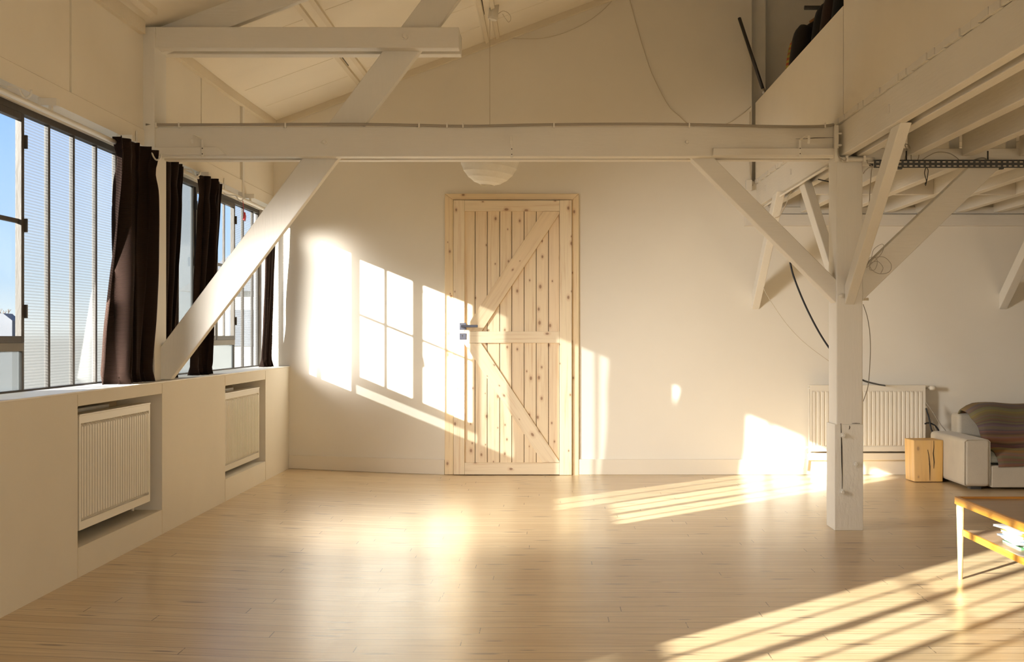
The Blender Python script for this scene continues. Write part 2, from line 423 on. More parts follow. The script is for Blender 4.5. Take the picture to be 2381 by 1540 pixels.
# wall behind the camera, with an unseen window added to let in fill light
b = B()
b.box(-2.5, -1.5, YB - .2, YB, -.1, 4.4); b.box(4.2, 6.2, YB - .2, YB, -.1, 4.4)
b.box(-1.5, 4.2, YB - .2, YB, -.1, .9); b.box(-1.5, 4.2, YB - .2, YB, 2.9, 4.4)
struct(obj('wall_front', b, M['wall']))
w = sempty('window_4', (0, YB - .1, .9)); b = B()
for x in (-1.5, -.08, 1.34, 2.76, 4.16): b.box(x, x + .05, YB - .14, YB - .08, .9, 2.9)
b.box(-1.5, 4.2, YB - .14, YB - .08, .9, .95); b.box(-1.5, 4.2, YB - .14, YB - .08, 2.85, 2.9)
obj('frame', b, M['steel_frame'], w)
obj('pane', B().box(-1.5, 4.2, YB - .115, YB - .11, .9, 2.9), M['clear'], w)

# knee wall with two radiator niches
N1 = (4.99, 6.09, .168, .746); N2 = (7.29, 8.34, .177, .735)
b = B()
XD = -2.13
ys = [YB, N1[0], N1[1], N2[0], N2[1], YW + .05]
for i in (0, 2, 4): b.box(XD, XK, ys[i], ys[i + 1], -.05, ZS)
for n in (N1, N2):
    b.box(XD, XK, n[0], n[1], -.05, n[2]); b.box(XD, XK, n[0], n[1], n[3], ZS)
struct(obj('wall_left', b, M['panel'], weld=False))
b = B()
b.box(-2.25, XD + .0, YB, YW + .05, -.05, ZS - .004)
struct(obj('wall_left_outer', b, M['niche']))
b = B(); b.box(-2.22, XK + .004, YB, YW, ZS - .004, ZS + .003)
struct(obj('trim_1', b, M['sill'], bevel=.002))
# seams and torn board edges round the niches
b = B()
for n in (N1, N2):
    for y in (n[0], n[1]):
        b.box(XK - .002, XK + .0015, y - .003, y + .003, .03, n[2]); b.box(XK - .002, XK + .0015, y - .002, y + .002, n[3], ZS - .01)
struct(obj('trim_2', b, M['trim']))

# upper left wall: header band, panels with open joints, soffit above the windows
b = B()
b.box(-2.17, XU + .006, YB, YW + .05, 1.985, ZBAND)
b.box(-2.17, -2.11, YB, YW + .05, ZHEAD, 1.99)
gaps = [-3.2, -1.6, .1, 1.9, 3.55, 5.215, 7.195, 8.12]
prev = YB
for g in gaps + [None]:
    y1 = (g - .012) if g else YW + .05
    b.prism([V(XU, prev, ZBAND + .004), V(XU, y1, ZBAND + .004), V(XU, y1, 2.8), V(XU, prev, 2.8)], (-.12, 0, 0))
    prev = (g + .012) if g else 0
b.box(-2.17, XU - .014, YB, YW + .05, ZBAND, 2.8)
struct(obj('wall_left_upper', b, M['panel']))
struct(obj('trim_3', B().box(XU - .02, XU + .012, 8.135, 8.185, 1.95, 2.6), M['timber_z'], bevel=.003))
# unseen window wall pieces; the first is added to keep sun off the floor
b = B(); b.box(-2.3, XG + .04, 1.66, 3.98, ZS, ZHEAD + .03); b.box(-2.3, XG + .04, YB, -2.6, ZS, ZHEAD + .03)
struct(obj('wall_left_sun_block', b, M['panel']))

# roof: sagging slab over the room, other slope over the loft
b = B()
nY = 34
def roof_grid(x0, x1, zf, t):
    g = []
    for i in range(nY + 1):
        y = YB - .2 + (YW + .4 - YB) * i / nY
        g.append((y, zf(x0, min(y, YW)), zf(x1, min(y, YW))))
    for (ya, a0, a1), (yb, c0, c1) in zip(g, g[1:]):
        b.hexa([V(x0, ya, a0), V(x1, ya, a1), V(x1, yb, c1), V(x0, yb, c0)], [V(x0, ya, a0 + t), V(x1, ya, a1 + t), V(x1, yb, c1 + t), V(x0, yb, c0 + t)])
roof_grid(-2.30, RX, roofz, .15)
roof_grid(RX, 6.2, lambda x, y: roofz(RX, y) - SL * (x - RX), .15)
struct(obj('ceiling', b, M['roof']))

tn = [4]
def trim(bl, mat='trim', bevel=.003):
    o = obj('trim_%d' % tn[0], bl, M[mat], bevel=bevel); tn[0] += 1; return struct(o)
# paired battens down the roof boards, with torn paper gaps
for xc in (-1.31, -.39):
    bb = B()
    for dx in (-.052, .026):
        n_ = 12
        for i in range(n_):
            ya, yb2 = YB + (YW - YB) * i / n_, YB + (YW - YB) * (i + 1) / n_
            bb.hexa([V(xc + dx, ya, roofz(xc + dx, ya)), V(xc + dx + .026, ya, roofz(xc + dx + .026, ya)), V(xc + dx + .026, yb2, roofz(xc + dx + .026, yb2)), V(xc + dx, yb2, roofz(xc + dx, yb2))],
                    [p + V(.0, 0, -.02) for p in (V(xc + dx, ya, roofz(xc + dx, ya)), V(xc + dx + .026, ya, roofz(xc + dx + .026, ya)), V(xc + dx + .026, yb2, roofz(xc + dx + .026, yb2)), V(xc + dx, yb2, roofz(xc + dx, yb2)))])
    trim(bb, 'trim', 0)
    bb = B()
    for (y0, y1, s) in ((8.8, 9.08, -.056), (7.7, 8.3, -.024), (6.9, 7.3, -.056), (5.4, 5.9, -.026)):
        bb.hexa([V(xc + s, y0, roofz(xc + s, y0) - .0015), V(xc + s + .008, y0, roofz(xc + s + .008, y0) - .0015), V(xc + s + .003, y1, roofz(xc + s + .003, y1) - .0015), V(xc + s, y1, roofz(xc + s, y1) - .0015)],
                [V(xc + s, y0, roofz(xc + s, y0) + .01), V(xc + s + .008, y0, roofz(xc + s + .008, y0) + .01), V(xc + s + .003, y1, roofz(xc + s + .003, y1) + .01), V(xc + s, y1, roofz(xc + s, y1) + .01)])
    trim(bb, 'crack', 0)
# thin joints of the roof sheets across the slope
bb = B()
for y in (7.95, 6.95, 5.2, 8.55):
    for (xa, xb) in ((-1.95, -1.38), (-1.25, -.46), (-.33, .9)):
        bb.prism([V(xa, y, roofz(xa, y) + .002), V(xb, y + .02, roofz(xb, y + .02) + .002), V(xb, y + .023, roofz(xb, y + .023) - .002), V(xa, y + .003, roofz(xa, y + .003) - .002)], (0, 0, .004))
trim(bb, 'trim', 0)
# gable batten on the back wall
bb = B(); x0, x1 = XU, 1.6
bb.prism([V(x0, YW - .03, 2.615 - .045), V(x1, YW - .03, roofz(x1, YW) - .05), V(x1, YW - .03, roofz(x1, YW)), V(x0, YW - .03, 2.62)], (0, .03, 0)); trim(bb, 'trim')
bb = B()
for (u0, u1, d) in ((1200, 1230, 9), (1232, 1246, 6), (1128, 1141, 5), (1107, 1118, 4), (1160, 1166, 5), (905, 940, 3), (1310, 1350, 3)):
    f = lambda u: 283 - .377 * (u - 640) - 15
    bb.prism([P(u0, f(u0) + 2, YW - .031), P(u1, f(u1) + 2, YW - .031), P(u1, f(u1) + 2 + d * .8, YW - .031), P(u0, f(u0) + 2 + d, YW - .031)], (0, -.0015, 0))
trim(bb, 'crack', 0)
# eaves battens
def eaves(y0, y1, n_=10, drop=.045):
    bb = B()
    for i in range(n_):
        a, c = y0 + (y1 - y0) * i / n_, y0 + (y1 - y0) * (i + 1) / n_
        bb.hexa([V(XU, a, eave(a)), V(XU + .03, a, eave(a) + .01), V(XU + .03, a, eave(a) - drop), V(XU, a, eave(a) - drop)],
                [V(XU, c, eave(c)), V(XU + .03, c, eave(c) + .01), V(XU + .03, c, eave(c) - drop), V(XU, c, eave(c) - drop)])
    return bb
trim(eaves(6.33, YW - .03), 'trim', 0); trim(eaves(YB, 6.1, 12, .055), 'trim', 0)
bb = B()
for i in range(10):
    a, c = 2 + 4.0 * i / 10, 2 + 4.0 * (i + 1) / 10
    x = XU + .085
    bb.hexa([V(x, a, roofz(x, a)), V(x + .035, a, roofz(x + .035, a)), V(x + .035, a, roofz(x, a) - .02), V(x, a, roofz(x, a) - .03)],
            [V(x, c, roofz(x, c)), V(x + .035, c, roofz(x + .035, c)), V(x + .035, c, roofz(x, c) - .02), V(x, c, roofz(x, c) - .03)])
trim(bb, 'trim', 0)

# skirting on the back wall, left and right of the door
XDL, XDR = P(1034, 0, YW).x, P(1346, 0, YW).x
b = B(); b.prism([V(XK, YW - .018, fz(XK)), V(-1.2, YW - .018, fz(-1.2)), V(XDL, YW - .018, 0), V(XDL, YW - .018, .112), V(XK, YW - .018, .146)], (0, .018, 0))
struct(obj('baseboard_back', b, M['skirting'], bevel=.004))
struct(obj('baseboard_back_right', B().box(XDR, 5.9, YW - .018, YW, 0, .115), M['skirting'], bevel=.004))

# ---------------------------------------------------------------- loft
XE = 1.569
b = B()
y = -1.0; k = 0
while y < YW:
    wd = .10 + .018 * math.sin(k * 2.3); wd = min(wd, YW - y)
    b.box(XE - .012 - .004 * math.sin(k * 1.7), 5.9, y + .0015, y + wd - .0015, 2.160 + .003 * math.sin(k * 3.1), 2.19); y += wd; k += 1
b.box(XE + .01, 5.9, -1.0, YW, 2.166, 2.186)
struct(obj('floor_loft', b, M['timber_x']))
XP = 1.560
struct(obj('wall_loft_low', B().prism([V(XP, 6.425, 2.19), V(XP, YW, 2.19), V(XP, YW, 2.763), V(XP, 6.425, 2.763)], (.022, 0, 0)), M['panel'], bevel=.002))
struct(obj('wall_loft_high', B().prism([V(XP, -1.0, 2.19), V(XP, 6.412, 2.19), V(XP, 6.412, 3.95), V(XP, -1.0, 3.95)], (.022, 0, 0)), M['panel'], bevel=.002))
trim(B().box(XP + .004, XP + .02, 6.41, 6.428, 2.19, 2.76), 'crack', 0)
trim(B().box(P(1730, 0, YW).x, 5.9, YW - .05, YW, 1.845, 1.930), 'timber_x')           # wall plate under the joists
trim(B().box(P(1800, 0, YW).x, 5.9, YW - .03, YW, 1.935, 1.985), 'timber_x')

# ================================================================ timbers (each one a thing)
YL, YRr = 6.17, 6.50
def yb(u): return YL + (YRr - YL) * (u - 333) / (1945 - 333)      # truss plane, slightly skew
def frontal(pts, off, thick): 
    """frontal timber: outline in the truss plane, set back by off"""
    f = [P(u, v, yb(u)) for u, v in pts]; 
    f = [p * ((p.y + off) / p.y) if False else V(p.x, p.y + off, p.z) for p in f]
    return B().prism(f, (0, thick, 0))
def bolt(parent, p, r=.012, mat='white_metal', axis=(0, -1, 0)):
    bb = B(); bb.lathe([(r * 1.5, -.004), (r * 1.5, .004)], p, axis, 16); bb.lathe([(r, .003), (r, .013), (r * .8, .016)], p, axis, 6, False)
    return obj('bolt', bb, M[mat], parent)

t = thing('tie_beam', P(1100, 365, yb(1100)), 'long white horizontal tie beam of paired planks spanning from window wall to square post', 'beam')
ft = [(333, 294), (1944, 294), (1944, 364), (333, 364)]
obj('plank', frontal(ft, 0, .075), M['timber_x'], t, bevel=.004)
obj('plank', frontal(ft, .135, .065), M['timber_x'], t, bevel=.004)
obj('batten', frontal([(345, 344), (507, 343), (528, 361), (345, 361)], -.02, .02), M['timber_x'], t, bevel=.003)
obj('batten', frontal([(1657, 346), (1943, 346), (1943, 363), (1657, 363)], -.025, .025), M['timber_x'], t, bevel=.003)
for u, v in ((755, 331), (1597, 331)): bolt(t, P(u, v, yb(u)) + V(0, -.004, 0), .011)
for seg in ([(1550, 320), (1580, 322), (1620, 323), (1660, 325), (1680, 322), (1700, 324), (1716, 322)], [(1738, 333), (1752, 331), (1772, 330), (1782, 328)], [(1795, 326), (1810, 325)], [(1850, 323), (1872, 323), (1893, 321), (1940, 320)], [(1042, 360), (1047, 352)]):
    streak('crack', seg, yb, .9, M['crack'], t)

t = thing('collar_beam', P(700, 110, yb(700)), 'short upper white horizontal beam ending in mid air under the roof', 'beam')
ft = [(333, 62), (1067, 63), (1067, 111), (333, 111)]
obj('plank', frontal(ft, 0, .085), M['timber_x'], t, bevel=.004)
obj('plank', frontal(ft, .145, .08), M['timber_x'], t, bevel=.004)
for u, v in ((355, 78), (941, 85)): bolt(t, P(u, v, yb(u)) + V(0, -.004, 0), .012)
obj('strut', B().prism([P(348, 114, 6.25), P(392, 114, 6.25), P(350, 128, 6.25)], (0, .06, 0)), M['timber_x'], t)

tag(obj('wall_brace', frontal([(304, 884.5), (386, 884.5), (1110, -70), (1021, -70)], .078, .056), M['timber_z'], bevel=.004), 'long white diagonal brace rising from the window sill up past both beams', 'brace')
tag(obj('rafter', B().prism([P(340, 136, 6.26), P(1650, -359, 6.26), P(1650, -432, 6.26), P(340, 63, 6.26)], (0, .055, 0)), M['timber_x'], bevel=.004), 'sloping white rafter under the roof, above the collar beam', 'rafter')
tag(obj('wall_post', B().box(-2.15, -1.962, 6.155, 6.345, ZS + .003, 2.585), M['timber_z'], bevel=.003), 'white timber post standing on the sill between the two brown curtains', 'post')

# square post
t = thing('timber_post', (1.61, 6.59, 0), 'square white timber post standing on the floorboards near the sofa', 'post')
obj('shaft', B().box(1.544, 1.683, 6.5, 6.68, .56, 1.985), M['timber_z'], t, bevel=.005)
bb = B(); 
bb.prism([P(1944, 1226, 6.5), P(2006.5, 1231, 6.5), P(2006.5, 983, 6.5), P(1944, 983, 6.5)], (0, .182, 0))
base = obj('base', B().box(1.5335, 1.6845, 6.494, 6.684, .0, .562), M['post_base'], t, bevel=.0025); bb.bm.free()
streak('crack', [(1955.5, 985), (1956, 1010), (1957, 1040), (1957.5, 1075), (1958.5, 1105), (1958, 1140)], 6.494, 1.5, M['crack'], base, True)
streak('crack', [(1981, 985), (1990, 984.6), (2000, 985)], 6.494, 1.1, M['crack'], base)
streak('crack', [(1975, 990), (1976, 994), (1974, 999)], 6.494, 1.6, M['crack'], base, True)
for u, v in ((1961, 1012), (1990, 1080), (1959, 1144)): bolt(base, P(u, v, 6.492), .0105, 'post_base')
bolt(t, P(1954, 688, 6.498), .009)
obj('peg', B().tube([V(1.66, 6.60, Vector(P(2006, 696, 6.6)).z), V(1.74, 6.60, Vector(P(2006, 696, 6.6)).z)], .0075, 10), M['trim'], t)

# knee braces
tag(obj('knee_brace', B().prism([P(1540, 300, 6.515), P(1593, 300, 6.515), P(1945, 651, 6.515), P(1945, 706, 6.515)], (0, .11, 0)), M['timber_x'], bevel=.004), 'white knee brace from the post up leftward to the tie beam', 'brace')
tag(obj('knee_brace', B().prism([P(2005, 626, 6.535), P(2264, 378, 6.535), P(2337, 378, 6.535), P(2005, 700, 6.535)], (0, .075, 0)), M['timber_x'], bevel=.004), 'white knee brace from the post up rightward behind the cable tray', 'brace')
def yz_brace(pts, x0, x1, lab):
    o = obj('knee_brace', B().prism([V(x0, y, z) for y, z in pts], (x1 - x0, 0, 0)), M['timber_z'], bevel=.004); return tag(o, lab, 'brace')
yz_brace([(6.50, 1.197), (6.50, 1.30), (5.63, 1.988), (5.48, 1.988)], 1.587, 1.640, 'white knee brace rising from the front of the post toward the viewer')
yz_brace([(6.68, 1.197), (6.68, 1.30), (7.55, 1.988), (7.70, 1.988)], 1.587, 1.640, 'white knee brace rising from behind the post to the loft beam')
yz_brace([(YW, 1.227), (YW, 1.345), (8.26, 1.988), (8.11, 1.988)], 1.534, 1.590, 'white brace on the back wall below the loft corner, left of the post')
yz_brace([(YW, 1.227), (YW, 1.345), (8.26, 1.988), (8.11, 1.988)], 3.37, 3.43, 'white brace on the back wall at the far right above the sofa')

t = thing('loft_edge_beam', (XE, 6.59, 1.985), 'white beam carrying the loft edge, running from back wall toward the viewer', 'beam')
obj('plank', B().box(XE, XE + .048, -.6, YW, 1.988, 2.160), M['timber_y'], t, bevel=.004)
obj('plank', B().box(XE + .086, XE + .14, -.6, YW, 1.985, 2.160), M['timber_y'], t, bevel=.004)
for (u, v) in ((2068, 253), (1840, 400), (1781, 438)):
    yy = F * XE / (u - CX); p = P(u, v, yy); obj('peg', B().box(XE - .008, XE + .002, p.y - .008, p.y + .008, p.z - .018, p.z + .018), M['timber_z'], t)
tag(obj('cross_beam', B().box(1.70, 5.9, 6.52, 6.68, 1.957, 2.03), M['timber_x'], bevel=.004), 'white beam running right from the post under the loft joists', 'beam')

# loft joists: each its own thing, with its blocking
front_x = [1.925, 2.215, 2.52, 2.83]
words_ = ['first', 'second', 'third', 'fourth', 'fifth', 'sixth']
for i, x in enumerate(front_x):
    o = obj('loft_joist', B().box(x, x + .058, -.4, 6.519, 1.988, 2.160), M['timber_y'], bevel=.004)
    tag(o, 'white loft joist in front of the cross beam, %s from the loft edge' % words_[i], 'joist', 'loft joists nearer the viewer')
rear_x = [1.89, 2.20, 2.51, 2.74, 3.04, 3.32]
for i, x in enumerate(rear_x):
    t = thing('loft_joist', (x, 7.9, 1.945), 'white loft joist between post line and back wall, %s from the loft edge' % words_[i], 'joist', 'loft joists along the back wall')
    obj('beam', B().box(x, x + .058, 6.681, YW, 1.945, 2.160), M['timber_y'], t, bevel=.004)
    nx = rear_x[i + 1] if i + 1 < len(rear_x) else x + .3
    if i == 0: obj('blocking', B().box(1.71, 1.889, 7.9, 7.95, 1.946, 2.075), M['timber_x'], t, bevel=.002)
    if i not in (2, 5):
        obj('blocking', B().box(x + .058, nx, 7.9 + .02 * (i % 2), 7.95 + .02 * (i % 2), 1.946, 2.075), M['timber_x'], t, bevel=.002)

# ================================================================ windows on the left wall
def make_window(idx, y0, y1, mull, cas, cols=4):
    """mull: mullion positions; cas: (ya, yb) of the double casement"""
    w = sempty('window_%d' % idx, (XG, (y0 + y1) / 2, ZS))
    b = B(); f = .022
    b.box(XG - .02, XG + .016, y0, y1, ZHEAD - .028, ZHEAD + .02); b.box(XG - .012, XG + .014, y0, y1, ZS + .003, ZS + .010)
    b.box(XG - .01, XG + .012, y0, y0 + f, ZS, ZHEAD); b.box(XG - .01, XG + .012, y1 - f, y1, ZS, ZHEAD)
    obj('frame', b, M['steel_frame'], w, bevel=.002)
    for m in mull: obj('mullion', B().box(XG - .007, XG + .012, m - .011, m + .011, ZS, ZHEAD - .02), M['steel_frame'], w, bevel=.002)
    edges = sorted([y0 + .01] + list(mull) + [y1 - .01]); ca, cb = cas
    for a, c in zip(edges, edges[1:]):
        if a > ca - .05 and c < cb + .05: continue
        obj('pane', B().box(XG - .002, XG + .002, a + .006, c - .006, ZS, ZHEAD - .01), M['frosted'] if (idx == 2 and a < 7.2) else M['ribbed'], w)
    zc = 1.005
    obj('transom', B().box(XG - .008, XG + .018, ca, cb, zc - .035, zc), M['steel_light'], w, bevel=.002)
    obj('pane', B().box(XG - .002, XG + .002, ca + .006, cb - .006, ZS, zc - .02), M['frosted'], w)
    mid = (ca + cb) / 2
    for (a, c) in ((ca + .004, mid - .004), (mid + .004, cb - .002)):
        b = B(); s = .027; xa, xb = XG - .006, XG + .020
        b.box(xa, xb, a, a + s, zc, ZHEAD - .03); b.box(xa, xb, c - s, c, zc, ZHEAD - .03)
        b.box(xa, xb, a + s, c - s, zc, zc + s); b.box(xa, xb, a + s, c - s, ZHEAD - .03 - s, ZHEAD - .03)
        b.box(xa + .002, xb - .010, (a + c) / 2 - .009, (a + c) / 2 + .009, zc + s, ZHEAD - .03 - s)
        zm = zc + (ZHEAD - .03 - zc) * .53
        b.box(xa + .002, xb - .010, a + s, c - s, zm - .009, zm + .009)
        sash = obj('casement', b, M['steel_frame'], w, bevel=.0015)
        obj('pane', B().box(XG - .002, XG + .001, a + .01, c - .01, zc + .01, ZHEAD - .04), M['clear'], sash)
        for zz in (zc + .10, zc + .45, ZHEAD - .17):
            yy = c - .002 if c > mid else a - .01
            obj('hinge', B().box(XG + .018, XG + .030, yy, yy + .012, zz, zz + .055), M['steel_frame'], sash)
        if c > mid:
            b = B(); b.tube([V(XG + .02, a + .01, zc + .34), V(XG + .06, a + .01, zc + .34), V(XG + .07, a + .01, zc + .27)], .007, 8); b.box(XG + .016, XG + .026, a, a + .022, zc + .28, zc + .38)
            obj('handle', b, M['steel_frame'], sash)
    return w
make_window(1, 3.98, 6.14, [4.045, 4.995, 5.26, 5.535, 5.812, 6.08], (4.05, 4.99))
make_window(2, 6.345, YW, [6.56, 6.835, 7.11, 7.42, 8.385, 8.645, 8.93], (7.435, 8.38))
make_window(3, -2.6, 1.66, [-2.3, -2.03, -1.76, -1.49, -1.22, -.95, -.68, -.41, -.14, .13, .40, .64, 1.62], (.65, 1.61))
# taped paper scraps on the frosted panes, tiny

# ================================================================ curtain rails, brackets and curtains
def rail(y0, y1, ys, lab, red=False):
    t = thing('curtain_rail', (-2.0, (y0 + y1) / 2, 1.93), lab, 'curtain rail')
    obj('rod', B().tube([V(-1.985, y0, 1.935), V(-1.985, y1, 1.925)], .011, 10), M['white_metal'], t)
    for y in ys:
        obj('bracket', B().box(-2.03, -1.955, y - .02, y + .02, 1.955, 1.985).box(-1.992, -1.978, y - .008, y + .008, 1.93, 1.96), M['white_metal'], t, bevel=.002)
    return t
rail(1.7, 6.13, (4.92, 5.82), 'white curtain rail above the near windows, running to the wall post')
rail(6.36, 9.0, (7.14, 8.25), 'white curtain rail above the far windows beyond the wall post')

def curtain(lab, yc_top, w_top, yc_bot, w_bot, folds, amp, seed, z0=None, x0=-1.992):
    rnd = random.Random(seed); ph = [rnd.uniform(0, 6) for _ in range(8)]
    z1 = 1.95; z0 = ZS + .004 if z0 is None else z0
    def fn(s, tz):
        z = z0 + (z1 - z0) * tz
        k = tz
        pin = math.exp(-((tz - .90) / .05) ** 2)
        flare = max(0, (tz - .93) / .07)
        wv = w_bot + (w_top - w_bot) * k; yc = yc_bot + (yc_top - yc_bot) * k
        wv *= 1 - .05 * math.sin(PI * tz) + .05 * math.sin(ph[5] + 4 * tz)
        wv *= 1 + .08 * flare + .05 * math.exp(-(tz / .05) ** 2)
        a = 2 * PI * folds * s
        A = amp * (.75 + .35 * math.sin(2.1 * s * PI + ph[0] + tz)) * (1 - .35 * pin)
        dx = A * math.sin(a + ph[1] + .8 * math.sin(2.5 * tz + ph[2])) + .35 * A * math.sin(2.3 * a + ph[3] + 1.5 * tz)
        dy = .012 * math.sin(2 * a + ph[4] + 2 * tz) + .012 * noise.noise(V(s * 6, tz * 5, seed))
        if tz < .05: dx += .02 * (1 - tz / .05) * math.sin(3 * a + ph[6])
        return V(x0 - .05 + dx * .9 + .05 * tz - .006 * flare, yc + (s - .5) * wv + dy, z)
    o = obj('curtain', B().grid(fn, 90, 46), M['cord_brown'], solid=.003)
    return tag(o, lab, 'curtain', 'brown corduroy curtains')
curtain('wide brown corduroy curtain nearest the viewer, left of the wall post', 5.875, .52, 5.90, .49, 4.5, .045, 3, x0=-1.945)
curtain('nearly black curtain just right of the wall post, behind the diagonal brace', 6.49, .30, 6.49, .30, 3.5, .035, 11, x0=-1.965)
curtain('narrow brown curtain hanging between the far windows, crossed by the brace', 7.20, .42, 7.13, .32, 3.5, .040, 19, x0=-1.955)
curtain('brown curtain in the far corner beside the sunlit back wall', 8.90, .21, 8.915, .20, 3.2, .026, 27, x0=-1.985)

# hook brackets
def hook(p, lab, frontal_=True, flip=1):
    t = thing('hook_bracket', p, lab, 'hook', 'white metal hook brackets')
    if frontal_:
        obj('plate', B().box(p.x - .006, p.x + .006, p.y - .006, p.y - .001, p.z - .045, p.z + .045), M['white_metal'], t, bevel=.001)
        a = [p + V(0, -.005, .045), p + V(-.010 * flip, -.04, .052), p + V(-.022 * flip, -.085, .055), p + V(-.025 * flip, -.10, .052), p + V(-.026 * flip, -.104, .03), p + V(-.024 * flip, -.098, .012)]
        bb = B()
        for q, r in zip(a, a[1:]):
            bb.hexa([q + V(-.006, 0, -.0015), q + V(.006, 0, -.0015), q + V(.006, 0, .0015), q + V(-.006, 0, .0015)] if abs(q.z - r.z) < .02 else [q + V(-.006, -.0015, 0), q + V(.006, -.0015, 0), q + V(.006, .0015, 0), q + V(-.006, .0015, 0)],
                    [r + V(-.006, 0, -.0015), r + V(.006, 0, -.0015), r + V(.006, 0, .0015), r + V(-.006, 0, .0015)] if abs(q.z - r.z) < .02 else [r + V(-.006, -.0015, 0), r + V(.006, -.0015, 0), r + V(.006, .0015, 0), r + V(-.006, .0015, 0)])
        obj('arm', bb, M['white_metal'], t)
        for dz in (-.028, .0): obj('screw', B().lathe([(.0028, 0), (.0028, .003)], p + V(0, -.0055, dz), (0, -1, 0), 8), M['crack'], t)
    else:
        obj('plate', B().box(p.x, p.x + .004, p.y - .008, p.y + .008, p.z - .02, p.z + .085), M['white_metal'], t, bevel=.001)
        obj('arm', B().tube(curve_pts([p + V(.002, 0, -.018), p + V(.05, 0, -.022), p + V(.075, 0, -.026), p + V(.085, 0, -.045), p + V(.10, 0, -.06), p + V(.118, 0, -.05), p + V(.122, 0, -.03)], 4), .0045, 6), M['white_metal'], t)
    return t
for u, lab in ((474, 'white hook bracket near the left end of the long tie beam'), (1190, 'white hook bracket mid way along the long tie beam above the lantern'), (1858, 'white hook bracket near the right end of the long tie beam')):
    hook(P(u, 347, yb(u)) + V(0, -.021 if u != 1190 else 0, 0), lab, True, -1 if u > 1800 else (1 if u < 1000 else 0))
for (u, v, lab) in ((-4, 190, 'white hook bracket above the near window at the picture edge'), (317, 344, 'white hook bracket beside the wall post above the near curtain'), (414, 385, 'small white hook bracket just beyond the wall post above the dark curtain'), (521, 446, 'white hook bracket above the far casement windows')):
    yy = F * 2.012 / (CX - u); hook(V(-2.012, yy, H - (v - CY) / F * yy), lab, False)
t = thing('red_clip', (-1.985, 8.13, 1.93), 'small red tag hanging from the far curtain rail', 'tag')
obj('string', B().tube([V(-1.985, 8.04, 1.93), V(-1.98, 8.05, 1.84)], .002, 6), M['red'], t)
obj('tag', B().prism([V(-1.98, 8.02, 1.79), V(-1.98, 8.06, 1.785), V(-1.98, 8.075, 1.82), V(-1.98, 8.05, 1.845)], (.01, 0, 0)), M['red'], t, bevel=.002)

# ================================================================ radiators
def panel_radiator(t, o, ux, nrm, L, Hh, n, depth=.055, dp=.016, sl=.1):
    """fluted panel: origin o (lower corner on the face), ux along, nrm outward"""
    ux, nrm = Vector(ux), Vector(nrm); b = B()
    def q(a, z, d): return o + ux * a + V(0, 0, z) + nrm * d
    b.hexa([q(0, 0, -dp + .002), q(L, 0, -dp + .002), q(L, Hh, -dp + .002), q(0, Hh, -dp + .002)], [q(0, 0, -depth), q(L, 0, -depth), q(L, Hh, -depth), q(0, Hh, -depth)])
    edge, m = .018, .035
    pitch = (L - 2 * edge) / n
    # borders
    for (a0, a1, z0, z1) in ((0, edge, 0, Hh), (L - edge, L, 0, Hh), (edge, L - edge, 0, m), (edge, L - edge, Hh - m, Hh)):
        b.hexa([q(a0, z0, 0), q(a1, z0, 0), q(a1, z1, 0), q(a0, z1, 0)], [q(a0, z0, -.016), q(a1, z0, -.016), q(a1, z1, -.016), q(a0, z1, -.016)])
    for i in range(n):
        a = edge + i * pitch; w1, w2 = pitch * .16, pitch * .30
        z0, z1 = m, Hh - m; e = .014
        lo, hi = a + w1, a + pitch - w1
        f = [q(lo + w2 * .3, z0 + e, .001), q(hi - w2 * .3, z0 + e, .001), q(hi - w2 * .3, z1 - e, .001), q(lo + w2 * .3, z1 - e, .001)]
        k = [q(lo - w1 * sl, z0, -dp), q(hi + w1 * sl, z0, -dp), q(hi + w1 * sl, z1, -dp), q(lo - w1 * sl, z1, -dp)]
        b.hexa(f, k)
    obj('panel', b, M['radiator'], t)
def niche_rad(n, y0, y1, z0, z1, fl, lab):
    t = thing('radiator', (-1.95, (y0 + y1) / 2, z0), lab, 'radiator')
    panel_radiator(t, V(-1.93, y0, z0), (0, 1, 0), (1, 0, 0), y1 - y0, z1 - z0, fl)
    obj('rear_panel', B().box(-2.075, -2.04, y0 + .03, y1 - .25, z0 + .02, z1 + .012), M['radiator'], t, bevel=.003)
    obj('top_rim', B().box(-1.985, -1.927, y0 - .002, y1 + .002, z1 - .004, z1 + .004), M['radiator'], t, bevel=.002)
    obj('pipe', B().tube([V(-2.03, n[0], n[2] + .045), V(-2.03, n[1], n[2] + .055)], .016, 10), M['pipe_old'], t)
    obj('pipe', B().tube([V(-2.06, n[0], n[2] + .02), V(-2.06, n[1], n[2] + .025)], .012, 8), M['pipe_old'], t)
    obj('valve', B().tube([V(-1.99, y1 - .08, n[2] + .02), V(-1.99, y1 - .08, z0 + .01)], .009, 8), M['radiator'], t)
    return t
niche_rad(N1, 5.075, 5.985, .225, .703, 28, 'fluted white radiator in the nearer niche of the window wall')
niche_rad(N2, 7.30, 8.27, .212, .682, 29, 'fluted white radiator in the far niche of the window wall')
x0, x1 = P(1883, 0, 9.0).x, P(2152, 0, 9.0).x
z0, z1 = P(0, 1050, 9.0).z, P(0, 897, 9.0).z
t = thing('radiator', ((x0 + x1) / 2, 9.04, z0), 'white panel radiator on the back wall behind the square post', 'radiator')
panel_radiator(t, V(x0, 9.0, z0), (1, 0, 0), (0, -1, 0), x1 - x0, z1 - z0, 26, .05, .009, .8)
obj('top_rim', B().box(x0 - .002, x1 + .002, 8.998, 9.05, z1 - .003, z1 + .004), M['radiator'], t, bevel=.002)
for xb_ in (x0 + .1, x1 - .13): obj('wall_bracket', B().box(xb_, xb_ + .03, 9.04, YW, z0 + .05, z0 + .4), M['radiator'], t)
